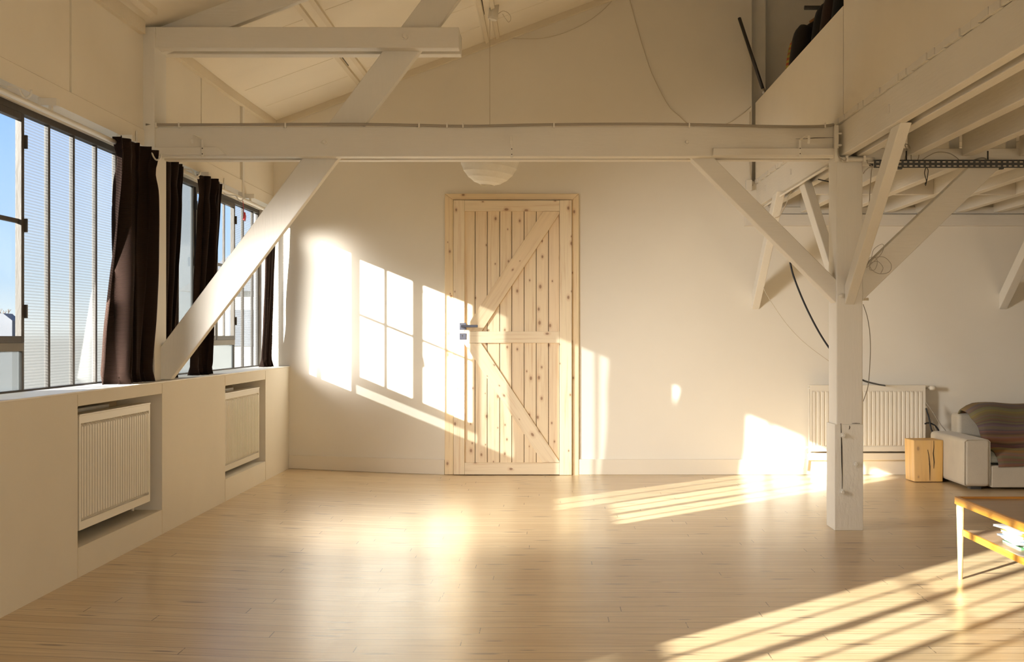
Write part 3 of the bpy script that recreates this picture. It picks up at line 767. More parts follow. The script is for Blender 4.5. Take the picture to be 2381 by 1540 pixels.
v = obj('valve', B().lathe([(.006, -.05), (.006, -.01), (.016, -.008), (.018, .01), (.016, .028), (.009, .032)], V(x1 + .045, 9.02, z1 - .018), (1, -.35, 0), 16), M['radiator'], t)
obj('bleed_plug', B().tube([V(x0 - .012, 9.01, z1 - .02), V(x0 + .005, 9.01, z1 - .02)], .007, 8), M['white_metal'], t)
t = thing('pipe_boxing', ((x0 + x1) / 2, 9.06, .10), 'white boxed heating pipes on the skirting below the back radiator', 'pipe casing')
xa = P(1878, 0, 9.05).x
obj('casing', B().box(xa, x1 + .1, 9.045, YW - .018, .112, .165), M['skirting'], t, bevel=.006)
obj('pipe', B().tube(curve_pts([V(x0 - .01, 9.03, z0 + .03), V(x0 - .035, 9.03, z0 + .01), V(x0 - .036, 9.03, .13), V(x0 - .045, 9.03, .05)], 4), .008, 8), M['skirting'], t)

# ================================================================ door
YD = YW - .035
def dpoly(pts, y, th): return B().prism([P(u, v, y) for u, v in pts], (0, th, 0))
d = sempty('door_1', (P(1190, 0, YW).x, YD, 0))
yf = YW - .022
fr = obj('door_frame', dpoly([(1034, 1104), (1054, 1104), (1054, 465), (1034, 451)], yf, .022), M['pine_fr'], d, bevel=.003)
obj('door_frame', dpoly([(1330, 1106), (1346, 1106), (1346, 451), (1330, 465)], yf, .022), M['pine_fr'], d, bevel=.003)
obj('door_frame', dpoly([(1034, 450.5), (1346, 450.5), (1331, 464.5), (1053, 464.5)], yf, .022), M['pine_frx'], d, bevel=.003)
us = [1079, 1104.5, 1133, 1162, 1190, 1218.6, 1247, 1275.5, 1301]
b = B()
yp = YW - .025
for a, c in zip(us, us[1:]):
    b.prism([P(a + .6, 1100, yp), P(c - .6, 1100, yp), P(c - .6, 470, yp), P(a + .6, 470, yp)], (0, .02, 0))
obj('board_panel', b, M['pine_z2'], d, bevel=.003)
b = B().prism([P(1056, 1104, YW - .008), P(1328, 1104, YW - .008), P(1328, 466, YW - .008), P(1056, 466, YW - .008)], (0, .006, 0))
obj('backing', b, M['crack'], d)
YS = YW - .047
obj('stile', dpoly([(1054.5, 1104), (1080, 1104), (1080, 465.5), (1054.5, 465.5)], YS, .04), M['pine_z'], d, bevel=.002)
obj('stile', dpoly([(1301, 1105), (1329.5, 1105), (1329.5, 465.5), (1301, 465.5)], YS, .04), M['pine_z'], d, bevel=.002)
obj('rail', dpoly([(1080.3, 491), (1300.7, 491), (1300.7, 466), (1080.3, 466)], YS, .04), M['pine_x'], d, bevel=.002)
obj('rail', dpoly([(1080.3, 798), (1300.7, 798), (1300.7, 771), (1080.3, 771)], YS, .04), M['pine_x'], d, bevel=.002)
obj('rail', dpoly([(1080.3, 1104), (1300.7, 1104), (1300.7, 1076.5), (1080.3, 1076.5)], YS, .04), M['pine_x'], d, bevel=.002)
obj('brace', dpoly([(1263, 491.5), (1300.5, 491.5), (1300.5, 497), (1120, 770.5), (1080.5, 770.5), (1080.5, 766)], YS + .003, .036), M['pine_up'], d, bevel=.002)
obj('brace', dpoly([(1080.5, 798.5), (1119, 798.5), (1300.5, 1073), (1300.5, 1076), (1262, 1076), (1080.5, 801)], YS + .003, .036), M['pine_dn'], d, bevel=.002)
b = dpoly([(1068, 751), (1084, 751), (1084, 767), (1068, 767)], YS - .008, .008)
ro = obj('handle', b, M['nickel'], d, bevel=.002)
b = B(); c = P(1076, 759, YS); 
b.box(c.x - .012, c.x + .012, YS - .05, YS - .008, c.z - .009, c.z + .009)
b.box(c.x - .012, P(1112, 0, YS).x, YS - .062, YS - .046, c.z - .009, c.z + .010)
obj('lever', b, M['nickel'], ro, bevel=.002)
kp = obj('keyhole_plate', dpoly([(1068, 775), (1084, 775), (1084, 790), (1068, 790)], YS - .006, .006), M['nickel'], d, bevel=.002)
b = B(); c = P(1075.3, 781.5, YS); b.lathe([(.0045, 0), (.0045, .0012)], V(c.x, YS - .006, c.z + .004), (0, -1, 0), 12); b.box(c.x - .002, c.x + .002, YS - .0072, YS - .005, c.z - .010, c.z + .003)
obj('keyhole', b, M['crack'], kp)

# ================================================================ paper lantern
yl = 8.2; lc = P(1139, 363, yl); R = .201
t = thing('paper_lantern', (lc.x, yl, lc.z + R), 'round white rice paper lantern hanging behind the tie beam', 'lamp')
b = B(); prof = []
nb = 11; tilt = Matrix.Rotation(.10, 3, 'Y')
ang0 = .22
nseg = 40
rings = []
for i in range(nb + 1):
    th = PI - ang0 - (PI - 2 * ang0) * i / nb
    for sub in ((0, 1.0), (.33, .985), (.67, .985)):
        if i == nb and sub[0] > 0: break
        th2 = th - (PI - 2 * ang0) / nb * sub[0]
        rr = R * sub[1]
        ring = []
        for k in range(nseg):
            a = 2 * PI * k / nseg
            wob = 1 + .006 * noise.noise(V(math.cos(a) * 3, math.sin(a) * 3, th2 * 6))
            p = tilt @ V(rr * math.sin(th2) * math.cos(a) * wob, rr * math.sin(th2) * math.sin(a) * wob, rr * math.cos(th2))
            ring.append(b.bm.verts.new(lc + p))
        rings.append(ring)
for A, D in zip(rings, rings[1:]):
    for k in range(nseg):
        f = b.bm.faces.new((A[k], A[(k + 1) % nseg], D[(k + 1) % nseg], D[k])); f.smooth = False
obj('shade', b, M['paper'], t)
for s in (-1, 1):
    b = B(); cz = tilt @ V(0, 0, s * R * math.cos(ang0))
    b.tube([lc + cz + tilt @ V(R * math.sin(ang0) * math.cos(2 * PI * k / 20), R * math.sin(ang0) * math.sin(2 * PI * k / 20), 0) for k in range(20)], .003, 6, closed=True)
    obj('wire_ring', b, M['trim'], t)
ct = V(P(1146, 0, yl).x, yl, roofz(P(1146, 0, yl).x, yl))
obj('cord', B().tube([lc + V(0, 0, R * .9), V(lc.x, yl, ct.z - .06)], .0022, 6), M['cable_white'], t)
cr = obj('ceiling_rose', B().lathe([(.032, -.075), (.034, -.055), (.028, .03)], ct + V(.01, 0, -.01), (.18, 0, 1), 18), M['white_metal'], t)
lp = ct + V(.035, 0, -.045)
obj('cord_loop', B().tube(curve_pts([lp, lp + V(.035, 0, .02), lp + V(.075, 0, 0), lp + V(.085, 0, -.035), lp + V(.07, 0, -.055), lp + V(.05, 0, -.03), lp + V(.03, 0, .0)], 5), .002, 6), M['cable_white'], cr)

# ================================================================ conduits and cables
t = thing('conduit', P(1140, 291, yb(1140)), 'thin pipe clipped along the top edge of the long tie beam', 'conduit')
pts = [(341, 291), (500, 291), (800, 290), (960, 292), (1040, 294), (1120, 294), (1260, 291), (1500, 289.5), (1680, 292), (1800, 295), (1900, 295), (1938, 291)]
pp = [P(u, v, yb(u)) + V(0, -.012, 0) for u, v in pts]
obj('pipe', B().tube(curve_pts(pp, 4), .0072, 8), M['cable_grey'], t)
for u in (365, 418, 665, 975, 1040, 1077, 1288, 1602, 1917):
    p = P(u, 293, yb(u)); obj('clip', B().box(p.x - .004, p.x + .004, p.y - .021, p.y + .004, p.z - .012, p.z + .014), M['white_metal'], t, bevel=.001)
b = B(); b.box(P(1940, 0, 6.46).x, P(1950, 0, 6.46).x, 6.455, 6.48, P(0, 376, 6.46).z, P(0, 291, 6.46).z)
t = thing('conduit', P(1945, 330, 6.47), 'flat white cable duct running down the tie beam end beside the loft beam', 'conduit')
obj('duct', b, M['white_metal'], t, bevel=.003)
for v in (311, 338): p = P(1952, v, 6.46); obj('clip', B().box(p.x - .012, p.x + .010, 6.45, 6.485, p.z - .004, p.z + .004), M['white_metal'], t)
t = thing('conduit', P(1995, 372, 6.46), 'short white conduit across the post top ending at the cable tray', 'conduit')
obj('pipe', B().tube([P(1958, 371, 6.47), P(2034, 371, 6.47)], .0115, 10), M['white_metal'], t)
for u in (1968, 2009): p = P(u, 371, 6.47); obj('clip', B().box(p.x - .006, p.x + .006, 6.452, 6.488, p.z - .014, p.z + .018), M['white_metal'], t)
obj('loop', B().tube(curve_pts([P(1949, 345, 6.45), P(1950, 362, 6.45), P(1958, 371, 6.45), P(1966, 374, 6.45), P(1968, 368, 6.45)], 5), .003, 6), M['cable_grey'], t)

# perforated cable tray
yt = 6.44
t = thing('cable_tray', P(2200, 380, yt), 'dark perforated metal cable tray under the loft right of the post', 'cable tray')
xa, xb = P(2032, 0, yt).x, 4.6
zt, zb = P(0, 371.5, yt).z, P(0, 390.5, yt).z
b = B()
hz = zt - zb
rows = [zb, zb + hz * .17, zb + hz * .30, zb + hz * .66, zb + hz * .80, zt]
for r in (0, 2, 4): b.box(xa, xb, yt, yt + .002, rows[r], rows[r + 1])
x = xa
while x < xb:
    for r in (1, 3): b.box(x, x + .0125, yt, yt + .002, rows[r], rows[r + 1])
    x += .029
b.box(xa, xb, yt, yt + .03, zt - .002, zt)
b.box(xa - .022, xa, yt + .01, yt + .012, zb + .01, zb + .025)
obj('channel', b, M['dark_metal'], t)
for u in (2092, 2328): p = P(u, 391, yt); obj('nut', B().box(p.x - .006, p.x + .012, yt - .006, yt + .02, p.z - .006, p.z + .002), M['dark_metal'], t)
for u in (2110, 2300): p = P(u, 372, yt); obj('hanger', B().tube([p + V(0, .02, 0), p + V(0, .02, .05)], .004, 6), M['dark_metal'], t)
def cable(lab, pts, r, mat, n=6):
    return tag(obj('cable', B().tube(curve_pts(pts, n), r, 6), M[mat]), lab, 'cable')
def K(L, y): return [P(u, v, y) for u, v in L]
cable('black zip tie loop hanging below the dark cable tray', K([(2152, 432), (2154, 421), (2150, 405), (2151, 395), (2154, 390), (2158, 396), (2157, 408), (2155, 420), (2150, 429)], 6.43), .0022, 'cable_black')
cable('loops of grey wire bulging above the cable tray beside the front brace', K([(2103, 374), (2108, 350), (2104, 336), (2112, 338), (2118, 352), (2120, 374), (2134, 372), (2137, 345), (2128, 330), (2116, 326)], 6.47), .0025, 'cable_grey')
cable('pale wire arching over the cable tray to the right of the front brace', K([(2140, 375), (2160, 362), (2180, 354), (2205, 356), (2222, 365), (2233, 375)], 6.47), .0025, 'cable_grey')
cable('dark cable bunched on top of the cable tray near its bolt', K([(2262, 374), (2275, 369), (2288, 368), (2300, 374)], 6.46), .004, 'pipe_old')
cable('thin wire drooping from the tray end down beside the post', K([(2016, 372), (2018, 380), (2028, 387), (2026, 400), (2023, 440), (2021, 480), (2020, 500)], 6.45), .0025, 'cable_grey')
cable('pale wire curling from the tray end to the post side', K([(2052, 390), (2024, 389), (2013, 396), (2007, 404)], 6.45), .0025, 'cable_grey')
cable('coil of grey wire hung where the right knee brace meets the post', K([(2012, 623), (2020, 612), (2026, 600), (2032, 580), (2050, 568), (2055, 575), (2048, 592), (2030, 610), (2014, 622), (2022, 600), (2036, 600), (2040, 612), (2033, 628), (2022, 625), (2030, 602), (2055, 598), (2072, 615), (2068, 632), (2048, 637), (2030, 630), (2022, 615), (2040, 608), (2053, 622), (2048, 636)], 6.50), .0017, 'cable_grey', 7)
cable('thin wire hanging down the right side of the post', K([(2007, 708), (2016, 735), (2022, 770), (2024, 810), (2022, 860), (2018, 900), (2007, 934)], 6.64), .0022, 'cable_grey')
cable('thick black cable swinging from the left knee brace down behind the post', K([(1837, 610), (1846, 645), (1870, 705), (1900, 765), (1932, 815), (1972, 862), (2005, 884)], 8.2) + [P(2040, 894, 8.75), P(2062, 899, 9.06), P(2072, 915, 9.085)], .0065, 'cable_black')
cable('thin cream cord sagging from the back wall brace to the post', K([(1776, 668), (1782, 684), (1815, 735), (1845, 772), (1880, 805), (1930, 842)], 8.6), .0022, 'cable_white')
cable('thin cord curving down the gable wall to the tie beam', K([(1455, -40), (1466, 5), (1485, 75), (1510, 155), (1532, 205), (1556, 248), (1580, 270), (1602, 289), (1640, 300), (1690, 288), (1725, 266), (1746, 248)], YW - .008), .0028, 'cable_white')
cable('thin wire arcing below the roof batten on the gable wall', K([(1160, 80), (1172, 86), (1210, 90), (1260, 89), (1310, 77), (1360, 54), (1400, 25), (1435, -10)], YW - .008), .0022, 'cable_white')
cable('cord dropping down the back wall corner to the junction box', K([(1744, 260), (1743, 340), (1744, 395), (1747, 420), (1750, 432)], YW - .01), .003, 'cable_white')
jb = P(1740, 432, YW)
tag(obj('junction_box', B().box(jb.x - .022, jb.x + .022, YW - .04, YW, jb.z - .04, jb.z + .04), M['white_metal'], bevel=.003), 'small white junction box on the back wall under the loft corner', 'junction box')
xw = XE - .006
def edgept(u, v): yy = F * xw / (u - CX); return V(xw, yy, H - (v - CY) / F * yy)
cable('white cable pipe clipped under the loft beam left of the post', [edgept(1776, 483) + V(0, 0, .008), edgept(1830, 449) + V(0, 0, .008), edgept(1880, 418) + V(0, 0, .008), edgept(1925, 390) + V(0, 0, .008)], .008, 'white_metal')
cable('loose cream cord drooping from the loft beam to the wall brace', K([(1841, 444), (1832, 458), (1830, 470), (1820, 490), (1812, 503), (1802, 507)], 8.0), .004, 'cable_white')
cable('short black wire sticking out left of the post top', K([(1902, 417), (1915, 420), (1933, 424)], 6.9), .0035, 'cable_black')
cable('bundle of black cables behind the radiator and the wooden stump', K([(2153, 950), (2160, 972), (2166, 1000), (2176, 1008), (2180, 1020)], 8.95) + K([(2183, 1004), (2174, 990), (2160, 984), (2150, 986)], 8.96), .006, 'cable_black')
cable('grey wire falling from the radiator corner to behind the sofa arm', K([(2153, 935), (2170, 960), (2185, 985), (2200, 1004), (2210, 1030)], 8.97), .0035, 'cable_grey')
cable('second grey wire falling from the radiator corner to the floor', K([(2154, 945), (2166, 975), (2176, 1000), (2184, 1030)], 8.96), .003, 'cable_grey')

# ================================================================ loft things
t = thing('broom_stick', P(1772, 235, 8.95), 'black broom stick with silver collar leaning above the low loft wall', 'broom')
ba, bt = P(1776.5, 215, 8.9), P(1719, 42, 9.06)
obj('stick', B().tube([ba, bt], .0125, 10), M['dark_metal'], t)
dd = (ba - bt).normalized()
obj('collar', B().tube([ba - dd * .025, ba + dd * .015], .017, 12), M['chrome'], t)
obj('socket', B().tube([ba + dd * .015, ba + dd * .35], .014, 12), M['blue'], t)

zr = 3.262
t = thing('clothes_rack', (1.98, 8.2, 2.19), 'grey metal clothes rack with coats up in the loft', 'clothes rack')
obj('rail', B().tube([V(1.93, 6.8, zr), V(1.93, 8.32, zr)], .014, 10), M['dark_metal'], t)
obj('end_bar', B().tube([V(1.76, 8.33, zr), V(2.1, 8.33, zr)], .015, 10), M['dark_metal'], t)
obj('upright', B().tube([V(1.90, 8.34, 2.19), V(1.90, 8.34, zr)], .013, 10), M['chrome'], t)
obj('upright', B().tube([V(1.96, 6.8, 2.19), V(1.96, 6.8, zr)], .013, 10), M['chrome'], t)
def garment(y, mat, lab, xc, wsh, ztop, length, cat='jacket', sleeve=True, rot=0.0, slv=None):
    t = thing('jacket', (xc, y, zr), lab, cat, 'garments on the loft rack')
    def prof(tz):   # half width
        if tz > .9: return wsh * (.28 + .72 * ((1 - tz) / .1) ** .55)
        return wsh * (1 + .10 * (1 - tz))
    rot_ = Matrix.Rotation(rot, 3, 'Z')
    def fn(s, tz):
        a = 2 * PI * s; w = prof(tz); dp = .055 + .03 * (1 - tz) * (1 + .3 * math.sin(5 * a))
        p = rot_ @ V(w * math.cos(a), dp * math.sin(a) + .008 * math.sin(7 * a + 6 * tz), 0)
        return V(xc, y, ztop - length * (1 - tz)) + p
    obj('body', B().grid(fn, 36, 16), M[mat], t, weld=True)
    if sleeve:
        for s in (-1, 1):
            sh = rot_ @ V(s * wsh * .9, 0, 0)
            pts = [V(xc, y, ztop - .07) + sh, V(xc + s * .03, y - .01, ztop - .16) + sh, V(xc + s * .06, y - .015, ztop - .42) + sh, V(xc + s * .055, y - .03, ztop - .66) + sh]
            obj('sleeve', B().tube(curve_pts(pts, 4), [.045 + .02 * math.sin(min(1, i / 5) * PI / 2) for i in range(13)], 12), M[slv or mat], t)
    hb = [V(xc, y, ztop - .015) + rot_ @ V(-wsh * .75, 0, -.02), V(xc, y, ztop + .025) + rot_ @ V(-wsh * .25, 0, 0), V(xc, y, ztop + .04), V(xc, y, ztop + .025) + rot_ @ V(wsh * .25, 0, 0), V(xc, y, ztop - .015) + rot_ @ V(wsh * .75, 0, -.02)]
    obj('hanger', B().tube(curve_pts(hb, 4), .011, 8), M['hanger'], t)
    obj('hook', B().tube([V(xc, y, ztop + .02), V(xc, y, zr + .015)], .003, 6), M['chrome'], t)
    return t
garment(8.20, 'plaid', 'red and yellow plaid shirt at the far end of the loft rack', 1.86, .16, 3.09, .62)
garment(8.07, 'jacket_a', 'dark brown jacket at the front left of the loft rack', 1.87, .17, 3.13, .75)
garment(7.90, 'jacket_c', 'pale beige shirt between dark jackets on the loft rack', 1.895, .15, 3.13, .75, sleeve=False)
garment(7.74, 'jacket_b', 'black coat beside the beige shirt on the loft rack', 1.95, .18, 3.18, .85)
garment(7.52, 'jacket_d', 'dark reddish coat nearest the tall loft wall on the rack', 1.965, .19, 3.20, .85)
garment(7.30, 'jacket_b', 'black coat hidden mostly by the tall loft wall', 1.985, .19, 3.22, .85)

# ================================================================ sofa corner
XA0, XA1, YA = 2.80, 2.978, 8.19
t = thing('sofa', (3.6, 8.5, 0), 'low beige linen sofa along the back wall at the right', 'sofa')
b = B(); n_ = 8
obj('armrest', B().box(XA0, XA1, YA, 8.93, .022, .340), M['sofa'], t, bevel=.028, seg=4, soft=True)
obj('seat_base', B().box(XA1 + .003, 4.9, YA + .005, 8.85, .015, .162), M['sofa'], t, bevel=.012, seg=3, soft=True)
obj('backrest', B().box(2.955, 4.9, 8.78, 8.95, .1, .475), M['sofa'], t, bevel=.03, seg=3, soft=True)
obj('piping', B().tube([V(XA0 + .004, YA + .006, .03), V(XA0 + .004, YA + .006, .322), V(XA0 + .02, YA + .004, .336), V(XA1 - .02, YA + .004, .336), V(XA1 - .004, YA + .006, .322), V(XA1 - .004, YA + .006, .03)], .003, 6), M['sofa'], t)
for fx, fy in ((2.86, YA + .05), (2.84, 8.82), (4.7, YA + .05)): obj('foot', B().box(fx, fx + .07, fy, fy + .07, 0, .024), M['dark_metal'], t)

# striped throw over the cushions
prof = [(8.80, .30), (8.83, .42), (8.80, .515), (8.73, .548), (8.64, .545), (8.56, .515), (8.50, .45), (8.47, .37), (8.44, .30), (8.40, .262), (8.34, .262), (8.28, .252), (8.22, .215), (8.185, .175), (8.18, .164)]
pc = curve_pts([V(0, y, z) for y, z in prof], 5)
cum = [0]
for a, c in zip(pc, pc[1:]): cum.append(cum[-1] + (c - a).length)
b = B(); nx = 44
uvl = b.bm.loops.layers.uv.new('UVMap')
g = []
for i in range(nx + 1):
    s = i / nx; row = []
    for j, p in enumerate(pc):
        tt = cum[j] / cum[-1]
        x0 = 2.955 + .055 * min(1, max(0, (tt - .30) / .3)) + .03 * max(0, tt - .62)
        edge = max(0, 1 - s * 17)
        x = x0 + s * 1.9 + .015 * math.sin(9 * tt) * edge
        dz = .010 * noise.noise(V(x * 5, tt * 9, 1)) + .006 * math.sin(x * 16 + tt * 5)
        kk = min(1, max(0, (tt - .02) / .08)) * min(1, max(.2, (.62 - tt) / .15)); dz -= .045 * edge ** 2 * kk
        dy = .012 * noise.noise(V(x * 6, tt * 7, 5)) + .02 * edge ** 2 * kk
        row.append((b.bm.verts.new(V(x, p.y + dy, p.z + dz)), (s, min(.999, max(.001, (tt - .12) / .88 + .012 * noise.noise(V(x * 4, tt * 6, 9)))))))
    g.append(row)
for i in range(nx):
    for j in range(len(pc) - 1):
        q = [g[i][j], g[i + 1][j], g[i + 1][j + 1], g[i][j + 1]]
        f = b.bm.faces.new([k[0] for k in q]); f.smooth = True
        for lp_, k in zip(f.loops, q): lp_[uvl].uv = k[1]
o = tag(obj('throw_blanket', b, M['stripes'], solid=.012), 'multicoloured striped throw draped over the sofa back and seat', 'blanket')
# cushion inside, its grey end showing beyond the throw
b = B()
pr = [(8.46, .166), (8.30, .164), (8.225, .18), (8.23, .215), (8.29, .240), (8.37, .250), (8.44, .252), (8.47, .21)]
b.prism([V(2.985, y, z) for y, z in pr], (.9, 0, 0))
tag(obj('seat_cushion', b, M['grey_cloth'], bevel=.012, seg=3, soft=True), 'pale grey cushion end peeking out under the striped throw', 'cushion')

# wooden stump
t = thing('wood_stump', (2.69, 8.72, 0), 'squared block of cracked yellow wood standing by the sofa arm', 'stool')
obj('block', B().hexa([V(2.596, 8.62, 0.004), V(2.796, 8.62, .004), V(2.799, 8.62, .297), V(2.590, 8.62, .297)], [V(2.585, 8.80, .004), V(2.785, 8.82, .004), V(2.788, 8.82, .297), V(2.578, 8.80, .297)]), M['stump'], t, bevel=.005)
streak('crack', [(2171, 1025), (2171.5, 1040), (2170, 1055), (2172, 1075), (2171, 1090)], 8.619, 1.0, M['crack'], t, True)
streak('crack', [(2157, 1046), (2160, 1062), (2162, 1085), (2162, 1118)], 8.619, 1.2, M['crack'], t, True)

# ================================================================ coffee table with magazines
TX0, TX1, TY0, TY1 = 1.742, 2.75, 4.02, 5.22
t = thing('coffee_table', ((TX0 + TX1) / 2, (TY0 + TY1) / 2, 0), 'low orange teak coffee table with lower shelf at the right edge', 'table')
ztp = .349
obj('tabletop', B().box(TX0 + .014, TX1 - .014, TY0 + .014, TY1 - .014, ztp - .024, ztp - .009), M['table_ply'], t)
for nm, bx in (('rim', (TX0, TX0 + .014, TY0, TY1)), ('rim', (TX1 - .014, TX1, TY0, TY1))):
    obj(nm, B().box(*bx, ztp - .032, ztp), M['teak_y'], t, bevel=.002)
for nm, bx in (('rim', (TX0 + .014, TX1 - .014, TY0, TY0 + .014)), ('rim', (TX0 + .014, TX1 - .014, TY1 - .014, TY1))):
    obj(nm, B().box(*bx, ztp - .032, ztp), M['teak_x'], t, bevel=.002)
zsh = .212
sh = obj('shelf', B().box(TX0 + .034, TX1 - .034, TY0 + .03, TY1 - .03, zsh - .014, zsh - .004), M['table_ply'], t)
for bx in ((TX0 + .022, TX0 + .034, TY0 + .02, TY1 - .02), (TX1 - .034, TX1 - .022, TY0 + .02, TY1 - .02)):
    obj('shelf_edge', B().box(*bx, zsh - .026, zsh), M['teak_y'], sh, bevel=.0015)
for (x, y) in ((TX0 + .019, TY1 - .019), (TX1 - .019, TY1 - .019), (TX0 + .019, TY0 + .019), (TX1 - .019, TY0 + .019)):
    obj('leg', B().lathe([(.0095, 0), (.0115, .1), (.0165, .30), (.016, ztp - .03)], V(x, y, 0), (0, 0, 1), 16), M['leg_wood'], t)
mags = [('magg', .008, 0, 'green edged magazine at the bottom of the pile on the table shelf'), ('magw', .010, .05, 'white magazine second from bottom in the shelf pile'),
        ('magw', .008, -.10, 'thin white magazine third from bottom in the shelf pile'), ('magb', .006, .12, 'pale blue booklet in the middle of the shelf pile'),
        ('magw', .010, -.05, 'thick white magazine above the blue booklet in the pile'), ('magy', .010, .07, 'yellow spined magazine near the top of the pile'),
        ('magw', .009, -.12, 'white magazine just under the topmost one of the pile'), ('magw', .007, .16, 'topmost white magazine of the pile on the table shelf')]
z = zsh - .004; rnd = random.Random(5)
for m, th, rot, lab in mags:
    mx, my = 1.93 + rnd.uniform(-.012, .02), 4.80 + rnd.uniform(-.02, .02); R3 = Matrix.Rotation(rot, 3, 'Z')
    hw, hd = .125 - rnd.uniform(0, .02), .10
    t = thing('magazine', (mx, my, z), lab, 'magazine', 'magazines on the table shelf')
    q = lambda a, c, zz: V(mx, my, zz) + R3 @ V(a, c, 0)
    cov = B()
    prof_ = [(-hd, z), (hd, z), (hd, z + .001), (-hd + .0012, z + .001), (-hd + .0012, z + th - .001), (hd, z + th - .001), (hd, z + th), (-hd, z + th)]
    cov.hexa([q(-hw, c_, zz) for c_, zz in prof_], [q(hw, c_, zz) for c_, zz in prof_])
    obj('cover', cov, M[m], t)
    obj('pages', B().hexa([q(-hw + .002, -hd + .0014, z + .0011), q(hw - .002, -hd + .0014, z + .0011), q(hw - .002, hd - .002, z + .0011), q(-hw + .002, hd - .002, z + .0011)],
                          [q(-hw + .002, -hd + .0014, z + th - .0011), q(hw - .002, -hd + .0014, z + th - .0011), q(hw - .002, hd - .002, z + th - .0011), q(-hw + .002, hd - .002, z + th - .0011)]), M['magw'], t)
    z += th + .0008

# ================================================================ outside the windows
def gable_house(name, x0, x1, y0, y1, zb_, ze, zr_, lab):
    t = thing(name, ((x0 + x1) / 2, y0, zb_), lab, 'building')
    obj('wall', B().box(x0, x1, y0, y1, zb_, ze), M['out_wall'], t)
    xm = (x0 + x1) / 2
    obj('roof', B().prism([V(x0 - .3, y0 - .3, ze), V(x1 + .3, y0 - .3, ze), V(xm, y0 - .3, zr_)], (0, y1 - y0 + .6, 0)), M['out_roof'], t)
    for wx in (xm - .8, xm + .3): obj('window', B().box(wx, wx + .6, y0 - .04, y0, ze - 1.2, ze - .4), M['out_roof'], t)
    return t
gable_house('building', -7.7, -4.6, 27, 33, -4, 2.0, 3.3, 'pale house with dark roof seen through the far casement')
t = thing('parapet_wall', (-5.6, 12.2, -2), 'dark ornate garden wall seen low through the near casement', 'wall')
b = B(); b.box(-7.2, -5.22, 12, 12.2, -2, 1.09)
for k in range(5):
    xc = -7.0 + .405 * k
    b.prism([V(xc - .16, 12, 1.09), V(xc + .16, 12, 1.09), V(xc + .16, 12, 1.18), V(xc + .07, 12, 1.25), V(xc - .07, 12, 1.25), V(xc - .16, 12, 1.18)], (0, .2, 0))
obj('wall', b, M['out_roof'], t)
t = thing('bare_tree', (-8.7, 20, -3), 'leafless tree in the distance behind the ornate wall', 'tree')
b = B(); rnd = random.Random(2)
def branch(p, d, L, r, k):
    e = p + d * L; b.tube([p, (p + e) / 2 + V(rnd.uniform(-.04, .04), 0, 0) * L, e], [r, r * .85, r * .65], 5)
    if k:
        for _ in range(3):
            nd = (d + V(rnd.uniform(-.7, .7), rnd.uniform(-.5, .5), rnd.uniform(-.1, .4))).normalized(); branch(e, nd, L * .62, r * .6, k - 1)
branch(V(-8.82, 20, -3), V(0, 0, 1), 3.55, .07, 0); branch(V(-8.82, 20, .4), V(.1, 0, 1), .46, .03, 4); branch(V(-8.84, 20, .3), V(-.3, 0, 1), .5, .03, 3)
obj('trunk', b, M['bark'], t)

# ================================================================ light
w = bpy.data.worlds.new('World'); bpy.context.scene.world = w; w.use_nodes = True
nt = w.node_tree; bg = nt.nodes['Background']
tc = nt.nodes.new('ShaderNodeTexCoord'); sp = nt.nodes.new('ShaderNodeSeparateXYZ'); nt.links.new(tc.outputs['Generated'], sp.inputs[0])
mr = nt.nodes.new('ShaderNodeMapRange'); mr.inputs['From Min'].default_value = -.1; mr.inputs['From Max'].default_value = .4; nt.links.new(sp.outputs['Z'], mr.inputs['Value'])
rp = nt.nodes.new('ShaderNodeValToRGB'); e = rp.color_ramp.elements
stops = [(0, (.30, .28, .25, 1)), (.19, (.42, .41, .38, 1)), (.21, (.62, .66, .66, 1)), (.28, (.42, .55, .68, 1)), (.42, (.34, .50, .78, 1)), (.62, (.21, .39, .76, 1)), (1, (.15, .31, .68, 1))]
while len(e) < len(stops): e.new(.5)
for el, (p_, c_) in zip(e, stops): el.position = p_; el.color = c_
nt.links.new(mr.outputs[0], rp.inputs['Fac']); nt.links.new(rp.outputs['Color'], bg.inputs['Color']); bg.inputs['Strength'].default_value = 1.15

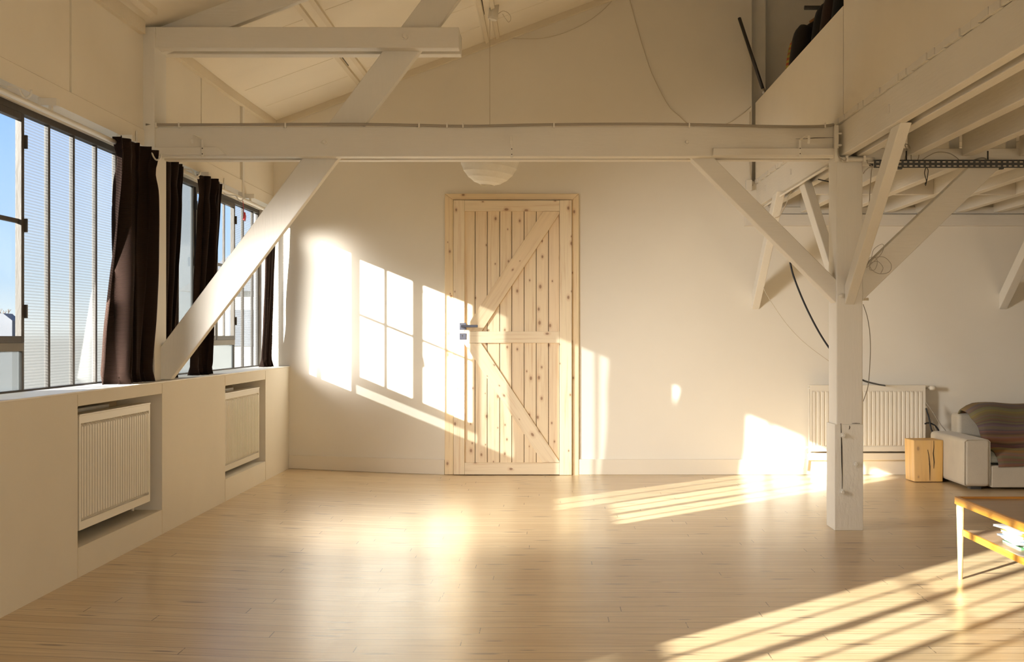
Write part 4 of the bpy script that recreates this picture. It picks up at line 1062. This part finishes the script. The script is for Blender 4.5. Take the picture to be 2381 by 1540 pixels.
def sun(name, energy, angle, col, d=(.99, 1.0, -.405)):
    l = bpy.data.lights.new(name, 'SUN'); l.energy = energy; l.angle = angle; l.color = col
    o = bpy.data.objects.new(name, l); C.objects.link(o); o.rotation_euler = Vector(d).to_track_quat('-Z', 'Y').to_euler(); o.location = (-8, -6, 6); return o
sun('sun', 20, math.radians(.55), (1, .965, .90))
sun('soft_sun_fill', 1.0, math.radians(11), (1, .965, .90))  # added softer sun, imitates scatter by the textured panes
sun('wide_sun_fill', .8, math.radians(42), (1, .96, .89))  # added very wide sun, broad soft fill through the windows
def area(name, loc, rot, sx, sy, e_, col):
    l = bpy.data.lights.new(name, 'AREA'); l.shape = 'RECTANGLE'; l.size = sx; l.size_y = sy; l.energy = e_; l.color = col
    o = bpy.data.objects.new(name, l); C.objects.link(o); o.location = loc; o.rotation_euler = rot; return o
area('front_fill', (1.35, YB - .3, 1.9), (PI / 2, 0, 0), 5.6, 2.0, 35, (1, .95, .87))  # added fill lamp outside the unseen window behind the camera

# added lamp in the near bay, imitating sunlight scattered forward by its ribbed panes
o = area('ribbed_pane_fill', (XG + .28, 5.50, 1.22), (0, 0, 0), .80, .8, 25, (1, .97, .92))
o.rotation_euler = Vector((.97, 1.0, -.44)).to_track_quat('-Z', 'Y').to_euler(); o.data.spread = math.radians(72)
o = area('ribbed_pane_fill', (XG + .10, 8.74, 1.38), (0, 0, 0), .30, 1.0, 2.2, (1, .97, .92))  # added lamp at the far panes, fills in their mullion shadows
o.rotation_euler = Vector((.99, 1.0, -.405)).to_track_quat('-Z', 'Y').to_euler(); o.data.spread = math.radians(40)

# ================================================================ camera and render settings
cd = bpy.data.cameras.new('camera'); cam = bpy.data.objects.new('camera', cd); C.objects.link(cam)
cam.location = (0, 0, H); cam.rotation_euler = (PI / 2, 0, 0)
cd.sensor_fit = 'HORIZONTAL'; cd.sensor_width = 36; cd.lens = 36 * F / 2381
cd.shift_x = -(CX - 1190.5) / 2381; cd.shift_y = (CY - 770) / 2381
cd.clip_end = 200
sc = bpy.context.scene; sc.camera = cam
sc.view_settings.view_transform = 'Standard'; sc.view_settings.look = 'None'; sc.view_settings.gamma = 1; sc.view_settings.exposure = .52; sc.view_settings.use_curve_mapping = False
cy = sc.cycles
cy.max_bounces = 6; cy.diffuse_bounces = 5; cy.glossy_bounces = 3; cy.transmission_bounces = 4; cy.adaptive_threshold = .06; cy.transparent_max_bounces = 10
cy.time_limit = 1000; cy.use_denoising = True; cy.caustics_reflective = False; cy.caustics_refractive = False; cy.sample_clamp_indirect = 8
